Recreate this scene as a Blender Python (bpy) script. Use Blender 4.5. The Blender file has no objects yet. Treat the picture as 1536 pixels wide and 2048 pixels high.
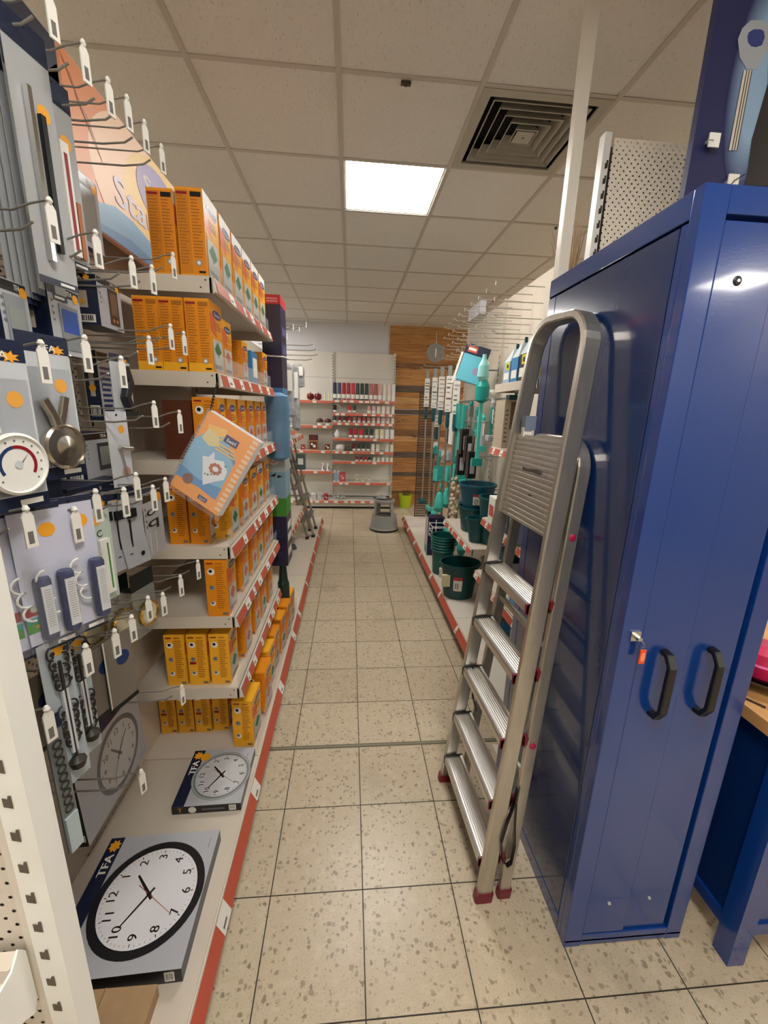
import bpy, math, random
from mathutils import Vector, Matrix
random.seed(7)
C = bpy.context.scene.collection
V = Vector
# ------------------------------------------------------------------ camera
F_PX, PITCH, YAW, ROLL, H = 815.63, 0.24314, 0.08734, 0.02856, 1.6832
CEIL = 3.075
def _rot():
    cy, sy = math.cos(YAW), math.sin(YAW); cp, sp = math.cos(PITCH), math.sin(PITCH); cr, sr = math.cos(ROLL), math.sin(ROLL)
    Rz = Matrix(((cy, -sy, 0), (sy, cy, 0), (0, 0, 1))); Rx = Matrix(((1, 0, 0), (0, cp, -sp), (0, sp, cp))); Ry = Matrix(((cr, 0, sr), (0, 1, 0), (-sr, 0, cr)))
    return Ry @ Rx @ Rz
RM = _rot()
cam = bpy.data.cameras.new('camera'); camo = bpy.data.objects.new('camera', cam); C.objects.link(camo)
cam.sensor_fit = 'VERTICAL'; cam.sensor_height = 36; cam.sensor_width = 27; cam.lens = F_PX / 2048 * 36; cam.clip_start = .02
r_, f_, u_ = RM[0], RM[1], RM[2]
camo.matrix_world = Matrix(((r_[0], u_[0], -f_[0], 0), (r_[1], u_[1], -f_[1], 0), (r_[2], u_[2], -f_[2], H), (0, 0, 0, 1)))
bpy.context.scene.camera = camo
def P(px, py, X=None, Y=None, Z=None):
    """real-world point seen at a pixel of the photograph, on the plane X=, Y= or Z="""
    d = RM.transposed() @ V(((px - 768) / F_PX, 1, -(py - 1024) / F_PX)); o = V((0, 0, H))
    t = X / d.x if X is not None else (Y / d.y if Y is not None else (Z - H) / d.z)
    return o + d * t
# ------------------------------------------------------------------ light + colour management
W = bpy.data.worlds.new('world'); bpy.context.scene.world = W; W.use_nodes = True
W.node_tree.nodes['Background'].inputs[0].default_value = (.9, .95, 1, 1); W.node_tree.nodes['Background'].inputs[1].default_value = .3
vs = bpy.context.scene.view_settings
vs.view_transform = 'Standard'; vs.look = 'None'; vs.gamma = 1; vs.use_curve_mapping = False; vs.exposure = 0.85
PANEL_E = 20.0
# ------------------------------------------------------------------ materials
def lin(h):
    if isinstance(h, (tuple, list)): return tuple(h)
    h = h.lstrip('#'); c = [int(h[i:i + 2], 16) / 255 for i in (0, 2, 4)]
    return tuple(x / 12.92 if x <= .04045 else ((x + .055) / 1.055) ** 2.4 for x in c)
class NT:
    def __init__(s, name):
        s.m = bpy.data.materials.new(name); s.m.use_nodes = True; s.t = s.m.node_tree; s.b = s.t.nodes['Principled BSDF']; s.out = s.t.nodes['Material Output']
    def n(s, typ, **kw):
        nd = s.t.nodes.new(typ)
        for k, v in kw.items(): setattr(nd, k, v)
        return nd
    def put(s, sock, v):
        if hasattr(v, 'is_output'): s.t.links.new(v, sock)
        elif v is not None: sock.default_value = v
    def math(s, op, a, b=None, c=None):
        nd = s.n('ShaderNodeMath', operation=op); s.put(nd.inputs[0], a); s.put(nd.inputs[1], b)
        if c is not None: s.put(nd.inputs[2], c)
        return nd.outputs[0]
    def mix(s, f, a, b):
        nd = s.n('ShaderNodeMix', data_type='RGBA'); s.put(nd.inputs[0], f)
        for i, v in ((6, a), (7, b)):
            s.put(nd.inputs[i], v if hasattr(v, 'is_output') else (*lin(v), 1))
        return nd.outputs[2]
    def ramp(s, f, a, b):
        nd = s.n('ShaderNodeMapRange'); s.put(nd.inputs[0], f); nd.inputs[1].default_value = a; nd.inputs[2].default_value = b; return nd.outputs[0]
    def coord(s, scale=(1, 1, 1)):
        tc = s.n('ShaderNodeTexCoord'); mp = s.n('ShaderNodeMapping'); mp.inputs['Scale'].default_value = scale
        s.t.links.new(tc.outputs['Object'], mp.inputs[0]); return mp.outputs[0]
    def noise(s, vec, scale, detail=3, rough=.5):
        nd = s.n('ShaderNodeTexNoise'); s.put(nd.inputs['Vector'], vec); nd.inputs['Scale'].default_value = scale; nd.inputs['Detail'].default_value = detail; nd.inputs['Roughness'].default_value = rough
        return nd.outputs[0]
    def bump(s, h, strength=.1, dist=.01):
        nd = s.n('ShaderNodeBump'); nd.inputs['Strength'].default_value = strength; nd.inputs['Distance'].default_value = dist; s.put(nd.inputs['Height'], h); s.t.links.new(nd.outputs[0], s.b.inputs['Normal'])
_M = {}
def M(name, col='#888888', rough=.5, metal=0, spec=.5, coat=0, alpha=1, trans=0, emit=0, var=0, vscale=30):
    if name in _M: return _M[name]
    assert col, 'undefined material ' + name
    t = NT(name); b = t.b; c = (*lin(col), 1)
    b.inputs['Base Color'].default_value = c; b.inputs['Roughness'].default_value = rough; b.inputs['Metallic'].default_value = metal
    b.inputs['Specular IOR Level'].default_value = spec; b.inputs['Coat Weight'].default_value = coat; b.inputs['Alpha'].default_value = alpha
    b.inputs['Transmission Weight'].default_value = trans
    if emit: b.inputs['Emission Color'].default_value = c; b.inputs['Emission Strength'].default_value = emit
    if var:
        n = t.noise(t.coord(), vscale)
        d = tuple(x * (1 - var) for x in lin(col)); l = tuple(min(1, x * (1 + var)) for x in lin(col))
        t.put(b.inputs['Base Color'], t.mix(t.ramp(n, .3, .7), d, l))
    _M[name] = t.m; return t.m
def floor_mat():
    t = NT('terrazzo_tiles'); T = .32638
    tc = t.n('ShaderNodeTexCoord'); sp = t.n('ShaderNodeSeparateXYZ'); t.t.links.new(tc.outputs['Object'], sp.inputs[0])
    def cell(o, off):
        v = t.math('DIVIDE', t.math('SUBTRACT', o, off), T); fr = t.math('FRACT', v)
        return t.math('FLOOR', v), t.math('MULTIPLY', t.math('MINIMUM', fr, t.math('SUBTRACT', 1, fr)), T)
    cx, dx = cell(sp.outputs[0], .058 - T * 20); cy, dy = cell(sp.outputs[1], 1.755 - T * 40)
    d = t.math('MINIMUM', dx, dy); grout = t.math('LESS_THAN', d, .0019)
    cc = t.n('ShaderNodeCombineXYZ'); t.put(cc.inputs[0], cx); t.put(cc.inputs[1], cy)
    wn = t.n('ShaderNodeTexWhiteNoise', noise_dimensions='2D'); t.put(wn.inputs['Vector'], cc.outputs[0])
    base = t.mix(wn.outputs[0], '#c9bba1', '#bfb096')
    # flecks
    nd = t.noise(tc.outputs['Object'], 26, 3)
    wp = t.n('ShaderNodeTexNoise'); wp.inputs['Scale'].default_value = 48; t.put(wp.inputs['Vector'], tc.outputs['Object']); vs_ = t.n('ShaderNodeVectorMath', operation='SCALE'); t.put(vs_.inputs[0], wp.outputs['Color']); vs_.inputs['Scale'].default_value = .022; vm = t.n('ShaderNodeVectorMath', operation='ADD'); t.put(vm.inputs[0], tc.outputs['Object']); t.put(vm.inputs[1], vs_.outputs[0])
    vo = t.n('ShaderNodeTexVoronoi', feature='F1'); vo.inputs['Scale'].default_value = 66; t.put(vo.inputs['Vector'], vm.outputs[0])
    ds = t.n('ShaderNodeSeparateColor'); t.put(ds.inputs[0], vo.outputs['Color'])
    size = t.math('MULTIPLY', t.math('SUBTRACT', ds.outputs[0], .22), .72)
    fl = t.ramp(t.math('SUBTRACT', size, vo.outputs['Distance']), -.04, .1)
    base = t.mix(t.math('MULTIPLY', fl, t.math('ADD', .3, t.math('MULTIPLY', ds.outputs[2], .6))), base, t.mix(ds.outputs[1], '#7d6e59', '#988770'))
    fine = t.ramp(t.noise(tc.outputs['Object'], 190, 2, .7), .56, .72)
    base = t.mix(t.math('MULTIPLY', fine, .6), base, '#7a6b56')
    pale = t.ramp(nd, .52, .7); base = t.mix(t.math('MULTIPLY', pale, .35), base, '#d9ccb3')
    dirt = t.ramp(t.noise(t.coord((1, .7, 1)), 2.6, 5, .65), .55, .8)
    base = t.mix(t.math('MULTIPLY', dirt, .5), base, '#6e614d')
    edge = t.math('MULTIPLY', t.ramp(d, .016, 0), t.ramp(t.noise(tc.outputs['Object'], 3, 3), .45, .7))
    base = t.mix(t.math('MULTIPLY', edge, .3), base, '#6c5f4b')
    base = t.mix(grout, base, '#332d24')
    t.put(t.b.inputs['Base Color'], base)
    t.put(t.b.inputs['Roughness'], t.math('ADD', t.math('MULTIPLY', t.noise(tc.outputs['Object'], 9, 3), .16), t.math('ADD', .25, t.math('MULTIPLY', grout, .4))))
    t.bump(t.math('SUBTRACT', t.math('MULTIPLY', t.noise(tc.outputs['Object'], 70, 2), .15), grout), .12, .004)
    t.b.inputs['Specular IOR Level'].default_value = .45
    return t.m
def ceiling_mat():
    t = NT('mineral_ceiling_tile'); v = t.coord((3.2, 1, 1))
    n = t.noise(v, 42, 4, .65); fis = t.ramp(n, .60, .68)
    n2 = t.noise(t.coord(), 300, 2); pin = t.ramp(n2, .62, .72)
    b = t.mix(t.math('MULTIPLY', t.math('MAXIMUM', fis, t.math('MULTIPLY', pin, .6)), .42), '#dbd8d3', '#8f8a84')
    t.put(t.b.inputs['Base Color'], b); t.b.inputs['Roughness'].default_value = .95; t.b.inputs['Specular IOR Level'].default_value = .1
    t.bump(t.math('SUBTRACT', 1, t.math('MAXIMUM', fis, t.math('MULTIPLY', t.ramp(t.noise(v, 90, 3), .3, .8), .5))), .5, .004)
    return t.m
def perf_mat(name, col, pitch, rad, ax, stag=True):
    """sheet metal with real (see-through) round perforations; ax = the two in-plane axes"""
    t = NT(name); tc = t.n('ShaderNodeTexCoord'); sp = t.n('ShaderNodeSeparateXYZ'); t.t.links.new(tc.outputs['Object'], sp.inputs[0])
    a = t.math('DIVIDE', t.math('ADD', sp.outputs[ax[0]], 10), pitch); b = t.math('DIVIDE', t.math('ADD', sp.outputs[ax[1]], 10), pitch)
    def dots(a, b, r):
        fa = t.math('SUBTRACT', t.math('FRACT', a), .5); fb = t.math('SUBTRACT', t.math('FRACT', b), .5)
        return t.math('LESS_THAN', t.math('ADD', t.math('MULTIPLY', fa, fa), t.math('MULTIPLY', fb, fb)), (r / pitch) ** 2)
    h = dots(a, b, rad)
    if stag: h = t.math('MAXIMUM', h, dots(t.math('ADD', a, .5), t.math('ADD', b, .5), rad))
    t.b.inputs['Base Color'].default_value = (*lin(col), 1); t.b.inputs['Roughness'].default_value = .45
    t.put(t.b.inputs['Alpha'], t.math('SUBTRACT', 1, h)); return t.m
def blue_paint(name, col, rough=.2):
    t = NT(name); t.b.inputs['Base Color'].default_value = (*lin(col), 1); t.b.inputs['Roughness'].default_value = rough
    t.b.inputs['Coat Weight'].default_value = .6; t.b.inputs['Coat Roughness'].default_value = .06
    t.bump(t.math('ADD', t.noise(t.coord(), 160, 2), t.math('MULTIPLY', t.noise(t.coord(), 3, 1), 6)), .05, .002); return t.m
def alu_mat(name, col, rough, scale):
    t = NT(name); n = t.noise(t.coord(scale), 30, 3)
    t.put(t.b.inputs['Base Color'], t.mix(t.ramp(n, .3, .7), tuple(x * .86 for x in lin(col)), col)); t.b.inputs['Metallic'].default_value = .9
    t.put(t.b.inputs['Roughness'], t.math('ADD', rough, t.math('MULTIPLY', n, .08))); return t.m
def wood_mat(name, col, dark, vec=(1, 6, 14)):
    t = NT(name); v = t.coord(vec); n = t.noise(v, 3.2, 5, .6); k = t.ramp(t.noise(t.coord((1.4, 2, 5)), 3.5, 2), .66, .74)
    b = t.mix(t.ramp(n, .35, .68), col, dark); b = t.mix(t.math('MULTIPLY', k, .7), b, '#3a2410')
    t.put(t.b.inputs['Base Color'], b); t.b.inputs['Roughness'].default_value = .6; return t.m
M('device_silver', '#8f959b', .3, .3); M('lcd_grey', '#8d9490', .3)
# ------------------------------------------------------------------ mesh builder
_T = {}
def text_geo(s):
    if s in _T: return _T[s]
    cu = bpy.data.curves.new('t', 'FONT'); cu.body = s; cu.resolution_u = 3
    ob = bpy.data.objects.new('t', cu); C.objects.link(ob); bpy.context.view_layer.update()
    me = bpy.data.meshes.new_from_object(ob.evaluated_get(bpy.context.evaluated_depsgraph_get()))
    vv = [v.co.copy() for v in me.vertices]; ff = [tuple(p.vertices) for p in me.polygons]
    bpy.data.objects.remove(ob); bpy.data.curves.remove(cu); bpy.data.meshes.remove(me)
    _T[s] = (vv, ff, max((v.x for v in vv), default=1)); return _T[s]
class MB:
    def __init__(s): s.v = []; s.f = []; s.m = []; s.sm = []; s.mats = []; s.T = Matrix.Identity(4)
    def mi(s, m):
        if m not in s.mats: s.mats.append(m)
        return s.mats.index(m)
    def add(s, vs, fs, m, smooth=False):
        b = len(s.v); s.v += [s.T @ V(p) for p in vs]; k = s.mi(m)
        for f in fs: s.f.append(tuple(b + i for i in f)); s.m.append(k); s.sm.append(smooth)
        return s
    def box(s, x0, x1, y0, y1, z0, z1, m, mx=None):
        """mx: optional dict face->material for faces '-x','+x','-y','+y','-z','+z'"""
        p = [(x0, y0, z0), (x1, y0, z0), (x1, y1, z0), (x0, y1, z0), (x0, y0, z1), (x1, y0, z1), (x1, y1, z1), (x0, y1, z1)]
        F = {'-z': (0, 3, 2, 1), '+z': (4, 5, 6, 7), '-y': (0, 1, 5, 4), '+x': (1, 2, 6, 5), '+y': (2, 3, 7, 6), '-x': (3, 0, 4, 7)}
        b = len(s.v); s.v += [s.T @ V(q) for q in p]
        for k, f in F.items():
            s.f.append(tuple(b + i for i in f)); s.m.append(s.mi((mx or {}).get(k, m))); s.sm.append(False)
        return s
    def quad(s, a, b, c, d, m): return s.add([a, b, c, d], [(0, 1, 2, 3)], m)
    def poly(s, pts, m): return s.add(pts, [tuple(range(len(pts)))], m)
    def disc(s, c, u, v, r, m, n=24, r2=None, a0=0, a1=math.tau, ry=None):
        c = V(c); u = V(u); v = V(v); ry = ry or r; full = abs(a1 - a0 - math.tau) < 1e-6
        N = n if full else n + 1; A = [a0 + (a1 - a0) * i / n for i in range(N)]
        o = [c + u * (r * math.cos(a)) + v * (ry * math.sin(a)) for a in A]
        if r2 is None: return s.add(o, [tuple(range(N))], m) if full else s.add(o + [c], [tuple(range(N + 1))], m)
        k = r2 / r; i_ = [c + u * (r2 * math.cos(a)) + v * (ry * k * math.sin(a)) for a in A]
        return s.add(o + i_, [(i, (i + 1) % N, N + (i + 1) % N, N + i) for i in range(N if full else N - 1)], m)
    def tube(s, path, r, m, n=6, cap=True):
        path = [V(p) for p in path]; vs = []; fs = []; prev = None
        for i, p in enumerate(path):
            t = (path[min(i + 1, len(path) - 1)] - path[max(i - 1, 0)]).normalized()
            a = V((0, 0, 1)) if abs(t.z) < .9 else V((1, 0, 0))
            if prev is not None: a = prev
            b = t.cross(a).normalized(); a = b.cross(t).normalized(); prev = a
            rr = r[i] if isinstance(r, (list, tuple)) else r
            vs += [p + (a * math.cos(math.tau * k / n) + b * math.sin(math.tau * k / n)) * rr for k in range(n)]
        for i in range(len(path) - 1):
            for k in range(n): fs.append((i * n + k, i * n + (k + 1) % n, (i + 1) * n + (k + 1) % n, (i + 1) * n + k))
        s.add(vs, fs, m, True)
        if cap: s.add(vs[:n], [tuple(range(n))], m); s.add(vs[-n:], [tuple(range(n))], m)
        return s
    def sweep(s, path, side, w, d, m, closed=False):
        """rectangular section: w along fixed vector side, d in the plane of the path"""
        path = [V(p) for p in path]; side = V(side).normalized(); vs = []; fs = []; N = len(path); c = .18
        sec = [(-.5, -.5 + c), (-.5 + c * .5, -.5), (.5 - c * .5, -.5), (.5, -.5 + c), (.5, .5 - c), (.5 - c * .5, .5), (-.5 + c * .5, .5), (-.5, .5 - c)]
        for i, p in enumerate(path):
            t = (path[min(i + 1, N - 1)] - path[max(i - 1, 0)]).normalized(); q = side.cross(t).normalized()
            k = 1
            if 0 < i < N - 1:
                t1 = (path[i] - path[i - 1]).normalized(); k = 1 / max(.5, abs(side.cross(t1).normalized().dot(q)))
            vs += [p + side * (a * w) + q * (b * d * k) for a, b in sec]
        n = len(sec)
        for i in range(N - 1):
            for k in range(n): fs.append((i * n + k, i * n + (k + 1) % n, (i + 1) * n + (k + 1) % n, (i + 1) * n + k))
        s.add(vs, fs, m); s.add(vs[:n], [tuple(range(n))], m); s.add(vs[-n:], [tuple(range(n))], m); return s
    def lathe(s, prof, c, m, n=20, sx=1, sy=1, cap=True, ms=None):
        """prof: (r,z) list"""
        c = V(c); vs = []; fs = []
        for r, z in prof: vs += [c + V((r * sx * math.cos(math.tau * k / n), r * sy * math.sin(math.tau * k / n), z)) for k in range(n)]
        for i in range(len(prof) - 1):
            s.add(vs[i * n:(i + 2) * n], [(k, (k + 1) % n, n + (k + 1) % n, n + k) for k in range(n)], ms[i] if ms else m, True)
        if cap:
            s.add(vs[:n], [tuple(range(n))], ms[0] if ms else m); s.add(vs[-n:], [tuple(range(n))], ms[-1] if ms else m)
        return s
    def text(s, t, o, u, v, h, m, width=None, center=False, bold=0):
        vv, ff, w = text_geo(t); o = V(o); u = V(u).normalized(); v = V(v).normalized(); k = h / .7; kx = k if not width else width / max(w, .01)
        off = -w * kx / 2 if center else 0
        s.add([o + u * (p.x * kx + off) + v * (p.y * k) for p in vv], ff, m)
        if bold: nz = u.cross(v) * .00015; s.add([o + nz + u * (p.x * kx + off + bold) + v * (p.y * k) for p in vv], ff, m)
        return s
    def lines(s, o, u, v, w, h, n, m, fill=.45, seed=0):
        """rows of tiny print"""
        o = V(o); u = V(u); v = V(v); R = random.Random(seed)
        for i in range(n):
            y = h * (i + .5) / n; t = h / n * fill / 2; ww = w * R.uniform(.6, 1)
            s.quad(o + v * (y - t), o + u * ww + v * (y - t), o + u * ww + v * (y + t), o + v * (y + t), m)
        return s
    def barcode(s, o, u, v, w, h, white, black, n=9, seed=1):
        o = V(o); u = V(u); v = V(v); e = u.cross(v) * .0003; R = random.Random(seed)
        s.quad(o, o + u * w, o + u * w + v * h, o + v * h, white)
        for i in range(n):
            x = w * (.08 + .84 * i / n); b = w * .84 / n * R.uniform(.3, .75)
            s.quad(o + e + u * x + v * h * .2, o + e + u * (x + b) + v * h * .2, o + e + u * (x + b) + v * h * .88, o + e + u * x + v * h * .88, black)
        return s
    def build(s, name, parent=None, origin=None, bevel=0, rot=None, loc=None):
        me = bpy.data.meshes.new(name); vs = [p - V(origin) for p in s.v] if origin is not None else s.v
        me.from_pydata([tuple(p) for p in vs], [], s.f)
        for m in s.mats: me.materials.append(m)
        me.polygons.foreach_set('material_index', s.m); me.polygons.foreach_set('use_smooth', s.sm); me.update()
        o = bpy.data.objects.new(name, me); C.objects.link(o)
        if parent is not None: o.parent = parent
        if origin is not None: o.location = origin
        if loc is not None: o.location = loc
        if rot is not None: o.rotation_euler = rot
        if bevel:
            b = o.modifiers.new('bevel', 'BEVEL'); b.width = bevel; b.segments = 2; b.limit_method = 'ANGLE'; b.angle_limit = .9
        return o
def tag(o, label, cat, group=None, kind=None):
    o['label'] = label; o['category'] = cat
    if group: o['group'] = group
    if kind: o['kind'] = kind
    return o
def thing(name, label, cat, loc=(0, 0, 0), rotz=0, group=None, rot=None):
    o = bpy.data.objects.new(name, None); C.objects.link(o); o.location = loc; o.rotation_euler = rot or (0, 0, rotz); o.empty_display_size = .05
    return tag(o, label, cat, group)
def struct(o): o['kind'] = 'structure'; return o
def dup(root, loc, label, rot=None, scale=None):
    r = root.copy(); C.objects.link(r); r.location = loc; r['label'] = label
    if rot is not None: r.rotation_euler = rot
    if scale is not None: r.scale = scale
    for ch in list(root.children):
        c = ch.copy(); C.objects.link(c); c.parent = r
        for g in ch.children: d = g.copy(); C.objects.link(d); d.parent = c
    return r
ORD = ['first', 'second', 'third', 'fourth', 'fifth', 'sixth', 'seventh', 'eighth', 'ninth', 'tenth', 'eleventh', 'twelfth', 'thirteenth', 'fourteenth', 'fifteenth', 'sixteenth', 'seventeenth', 'eighteenth', 'nineteenth', 'twentieth']
# palette
beige = M('shelf_enamel', '#cdc3b4', .4, var=.03, vscale=4); cream = M('cream_enamel', '#d9d3c6', .4)
white = M('white_plastic', '#e9e9e4', .4); paper = M('paper_white', '#e6e5de', .6); grey = M('grey_plastic', '#8b8f92', .5)
black = M('black_plastic', '#0f1012', .35); dark = M('dark_gap', '#0b0a0a', .8); navy = M('navy_print', '#14203c', .35); navy2 = M('navy_print_light', '#22386a', .35)
orange = M('orange_print', '#ea9a1e', .35, coat=.2); orange2 = M('orange_print_deep', '#e08a17', .35, coat=.2); yellow = M('yellow_print', '#f0ae26', .35); brownish = M('amber_print', '#cf8014', .4)
red = M('label_red', '#bb5540', .45); redd = M('deep_red', '#8c1420', .4); wire = M('zinc_wire', '#9c9a94', .35, .6); chrome = M('chrome', '#c9c9c6', .18, 1)
lgrey = M('light_grey_card', '#aeb1b8', .5); pgrey = M('pale_card', '#c3c8cf', .45); sky = M('sky_print', '#7fb4d6', .4); teal = M('teal_plastic', '#12958c', .35); teald = M('dark_teal_plastic', '#0b4a52', .35)
teall = M('light_teal_plastic', '#4cc0b5', .4); clear = M('clear_plastic', '#eef4f4', .08, alpha=.16, spec=.6); clear2 = M('clear_wrap', '#f4f8f8', .12, alpha=.10, spec=.8)
green = M('green_print', '#3c8a2e', .5); cardboard = M('cardboard', '#a88a66', .8, var=.06); slotm = M('slot_opening', '#3d352c', .9)
dot = M('orange_dot', '#e9a325', .45); salmon = M('salmon_print', '#e9a887', .45); print_t = M('print_grey', '#6d6a66', .6); print_o = M('print_amber_dark', '#a8650f', .5)
# ================================================================== SETTING
X0, X1, Y0, Y1 = -3.4, 4.6, -3.6, 7.35
b = MB().box(X0, X1, Y0, Y1, -.05, 0, floor_mat()); struct(b.build('floor'))
cm = ceiling_mat(); GX, GY, MOD = -.685, 2.133, .625
PANELS = [(1, 1), (1, -4), (7, -8), (-3, -4), (5, -2), (6, 2), (-3, 1), (1, -8), (-2, 6), (7, 5)]  # lit cells in the outer columns are unseen, added for ambient fill
holes = set(PANELS) | {(1, 6), (2, 0)}
b = MB()
for i in range(-5, 9):
    for j in range(-10, 9):
        if (i, j) in holes: continue
        x, y = GX + i * MOD, GY + j * MOD
        if x > X1 or x + MOD < X0 or y > Y1 or y + MOD < Y0: continue
        b.box(x + .009, min(x + MOD - .009, X1), max(y + .009, Y0), min(y + MOD - .009, Y1), CEIL, CEIL + .015, cm)
struct(b.build('ceiling'))
tb = M('ceiling_grid_enamel', '#b9b2a8', .5); b = MB()
for i in range(-5, 10):
    x = GX + i * MOD
    if X0 < x < X1: b.box(x - .012, x + .012, Y0, Y1, CEIL - .004, CEIL + .03, tb)
for j in range(-10, 10):
    y = GY + j * MOD
    if Y0 < y < Y1: b.box(X0, X1, y - .012, y + .012, CEIL - .0035, CEIL + .03, tb)
struct(b.build('trim_1'))
b = MB().box(X0, X1, Y0, Y1, CEIL + .3, CEIL + .34, M('void_grey', '#55504a', .9)); struct(b.build('ceiling_slab'))
# brass/metal movement joint across the floor
y = 1.757; b = MB().box(X0, X1, y - .011, y + .011, 0, .0022, M('joint_metal', '#6f6a5a', .45, .5)).box(X0, X1, y - .003, y + .003, .0022, .003, M('joint_rubber', '#8f8975', .6)); struct(b.build('trim_2'))
wallm = M('wall_paint', '#d6d6dc', .8); walls = M('wall_side_paint', '#cfc9bf', .85)
struct(MB().box(X0, .66, Y1, Y1 + .08, 0, CEIL + .3, wallm).build('wall_back'))
struct(MB().box(X0 - .08, X0, Y0, Y1, 0, CEIL + .3, walls).build('wall_left')); struct(MB().box(X1, X1 + .08, Y0, Y1, 0, CEIL + .3, walls).build('wall_right'))
struct(MB().box(X0, X1, Y0 - .08, Y0, 0, CEIL + .3, walls).build('wall_front'))
# plank clad end of the back wall
WM = [wood_mat('plank_honey', '#c99457', '#a06c38'), wood_mat('plank_amber', '#bb8448', '#8e5c2c'), wood_mat('plank_tan', '#d3a467', '#ab7d48'), wood_mat('plank_brown', '#8f663f', '#6a4829'), wood_mat('plank_grey', '#6a5a4b', '#473b30')]
b = MB(); z = 0; R = random.Random(3); k = 0
while z < CEIL:
    hgt = R.choice([.07, .085, .1, .11]); x = .66
    row = R.random()
    while x < X1:
        L = R.uniform(.7, 1.6); x2 = min(X1, x + L)
        pool = [4, 3, 4] if (k % 4 == 2 and z < 2.5) else [0, 1, 2, 0, 1]
        b.box(x, x2 - .002, Y1 + R.uniform(-.022, -.012), Y1 + .08, z + .001, min(z + hgt, CEIL + .2) - .002, WM[R.choice(pool)]); x = x2
    z += hgt; k += 1
struct(b.build('wall_back_planks'))
# ------------------------------------------------------------------ ceiling fittings
pe = M('lit_diffuser', '#fffaf3', .5, emit=PANEL_E); po = M('unlit_diffuser', '#dcdad4', .5); fr_m = M('luminaire_frame', '#d8d4cc', .5)
def lamp(i, j, on, label):
    x, y = GX + i * MOD, GY + j * MOD
    t = thing('ceiling_light', label, 'ceiling light', (x + MOD / 2, y + MOD / 2, CEIL), group='square ceiling light panels')
    h = MOD / 2 - .012; b = MB()
    for s in ((-h, h, -h, -h + .012), (-h, h, h - .012, h), (-h, -h + .012, -h, h), (h - .012, h, -h, h)): b.box(*s, .001, .05, fr_m)
    b.box(-h, h, -h, h, .05, .06, fr_m); b.build('frame', t)
    MB().box(-h + .012, h - .012, -h + .012, h - .012, .003, .008, pe if on else po).build('diffuser', t)
lamp(1, 1, True, 'brightly lit square panel light in the ceiling over the aisle')
lamp(1, 6, False, 'unlit pale square panel light near the back wall')
for n, (i, j) in enumerate(PANELS[1:]): lamp(i, j, True, 'lit square ceiling panel %s' % ['above and behind the camera', 'over the far right rear corner', 'added as fill behind the camera to the left', 'added as fill right of the blue cabinet', 'added as fill over the aisle right of the mop rack', 'added as fill over the aisle left of the orange boxes', 'at the rear wall behind the camera', 'added as fill by the back wall on the left', 'added as fill far to the right beyond the cleaning goods'][n])
# square air diffuser
x, y = GX + 2 * MOD, GY; h = MOD / 2 - .01
vt = thing('air_vent', 'square stepped ceiling air vent with black slots beside the lit panel', 'air vent', (x + MOD / 2, y + MOD / 2, CEIL))
vm = M('vent_enamel', '#a9a597', .45)
b = MB(); fw = .045
for s in ((-h, h, -h, -h + fw), (-h, h, h - fw, h), (-h, -h + fw, -h + fw, h - fw), (h - fw, h, -h + fw, h - fw)): b.box(*s, -.006, .004, vm)
b.build('frame', vt)
MB().box(-h + .01, h - .01, -h + .01, h - .01, .1, .11, dark).build('duct_box', vt)
for k in range(5):
    o = h - fw - .006 - k * .044; i_ = o - .034
    if i_ < .02: i_ = .0
    b = MB(); zo, zi = .028, -.012
    O = [(-o, -o), (o, -o), (o, o), (-o, o)]; I = [(-i_ - .004, -i_ - .004), (i_ + .004, -i_ - .004), (i_ + .004, i_ + .004), (-i_ - .004, i_ + .004)]
    # louvre: flared skirt, outer lip low, inner lip high
    o2 = o - .016
    A = [(q[0] / o * o2, q[1] / o * o2) for q in O]
    vs_ = [(*q, -.004) for q in A] + [(*(V(q) * ((o2 - .026) / o2)), .045) for q in A] + [(*(V(q) * ((o2 - .004) / o2)), -.006) for q in A] + [(*(V(q) * ((o2 - .03) / o2)), .043) for q in A]
    fs_ = []
    for a in range(4):
        c2 = (a + 1) % 4; fs_ += [(a, c2, 4 + c2, 4 + a), (8 + a, 8 + c2, 12 + c2, 12 + a), (a, c2, 8 + c2, 8 + a)]
    b.add(vs_, fs_, vm)
    if k == 4: b.box(-.045, .045, -.045, .045, -.006, .0, vm).lathe([(.006, -.008), (.006, -.004)], (0, 0, 0), M('screw_grey', '#55534c', .4), 10)
    b.build('louvre', vt)
# little ceiling bits
for px, py, lab in ((812, 161, 'small dark rectangular clip on the ceiling grid in front of the lit panel'), (1112, 453, 'small dark spot fitting on a ceiling tile left of the white pole'), (986, 600, 'small dark spot fitting on a ceiling tile above the mop rack')):
    p = P(px, py, Z=CEIL); big = py < 200
    o = MB().box(-.022 if big else -.008, .022 if big else .008, -.009, .009, -.012, .0, M('ceiling_clip', '#4c3b2d', .6)).lathe([(.006, -.016), (.006, -.01)], (0, 0, 0), M('ceiling_clip', ''), 8).build('ceiling_clip', loc=p - V((0, 0, .0045)), bevel=.002); tag(o, lab, 'ceiling clip')
p = P(1000, 628, Z=CEIL); t = thing('dome_camera', 'white security dome camera with a black lens on the ceiling above the mop rack', 'camera', p - V((0, 0, .004)))
MB().lathe([(.10, 0), (.105, -.02), (.09, -.09)], (0, 0, 0), white).build('housing', t)
MB().lathe([(.09, -.09), (.085, -.13), (.055, -.17), (.01, -.185)], (0, 0, 0), black).build('lens_dome', t)
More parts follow.
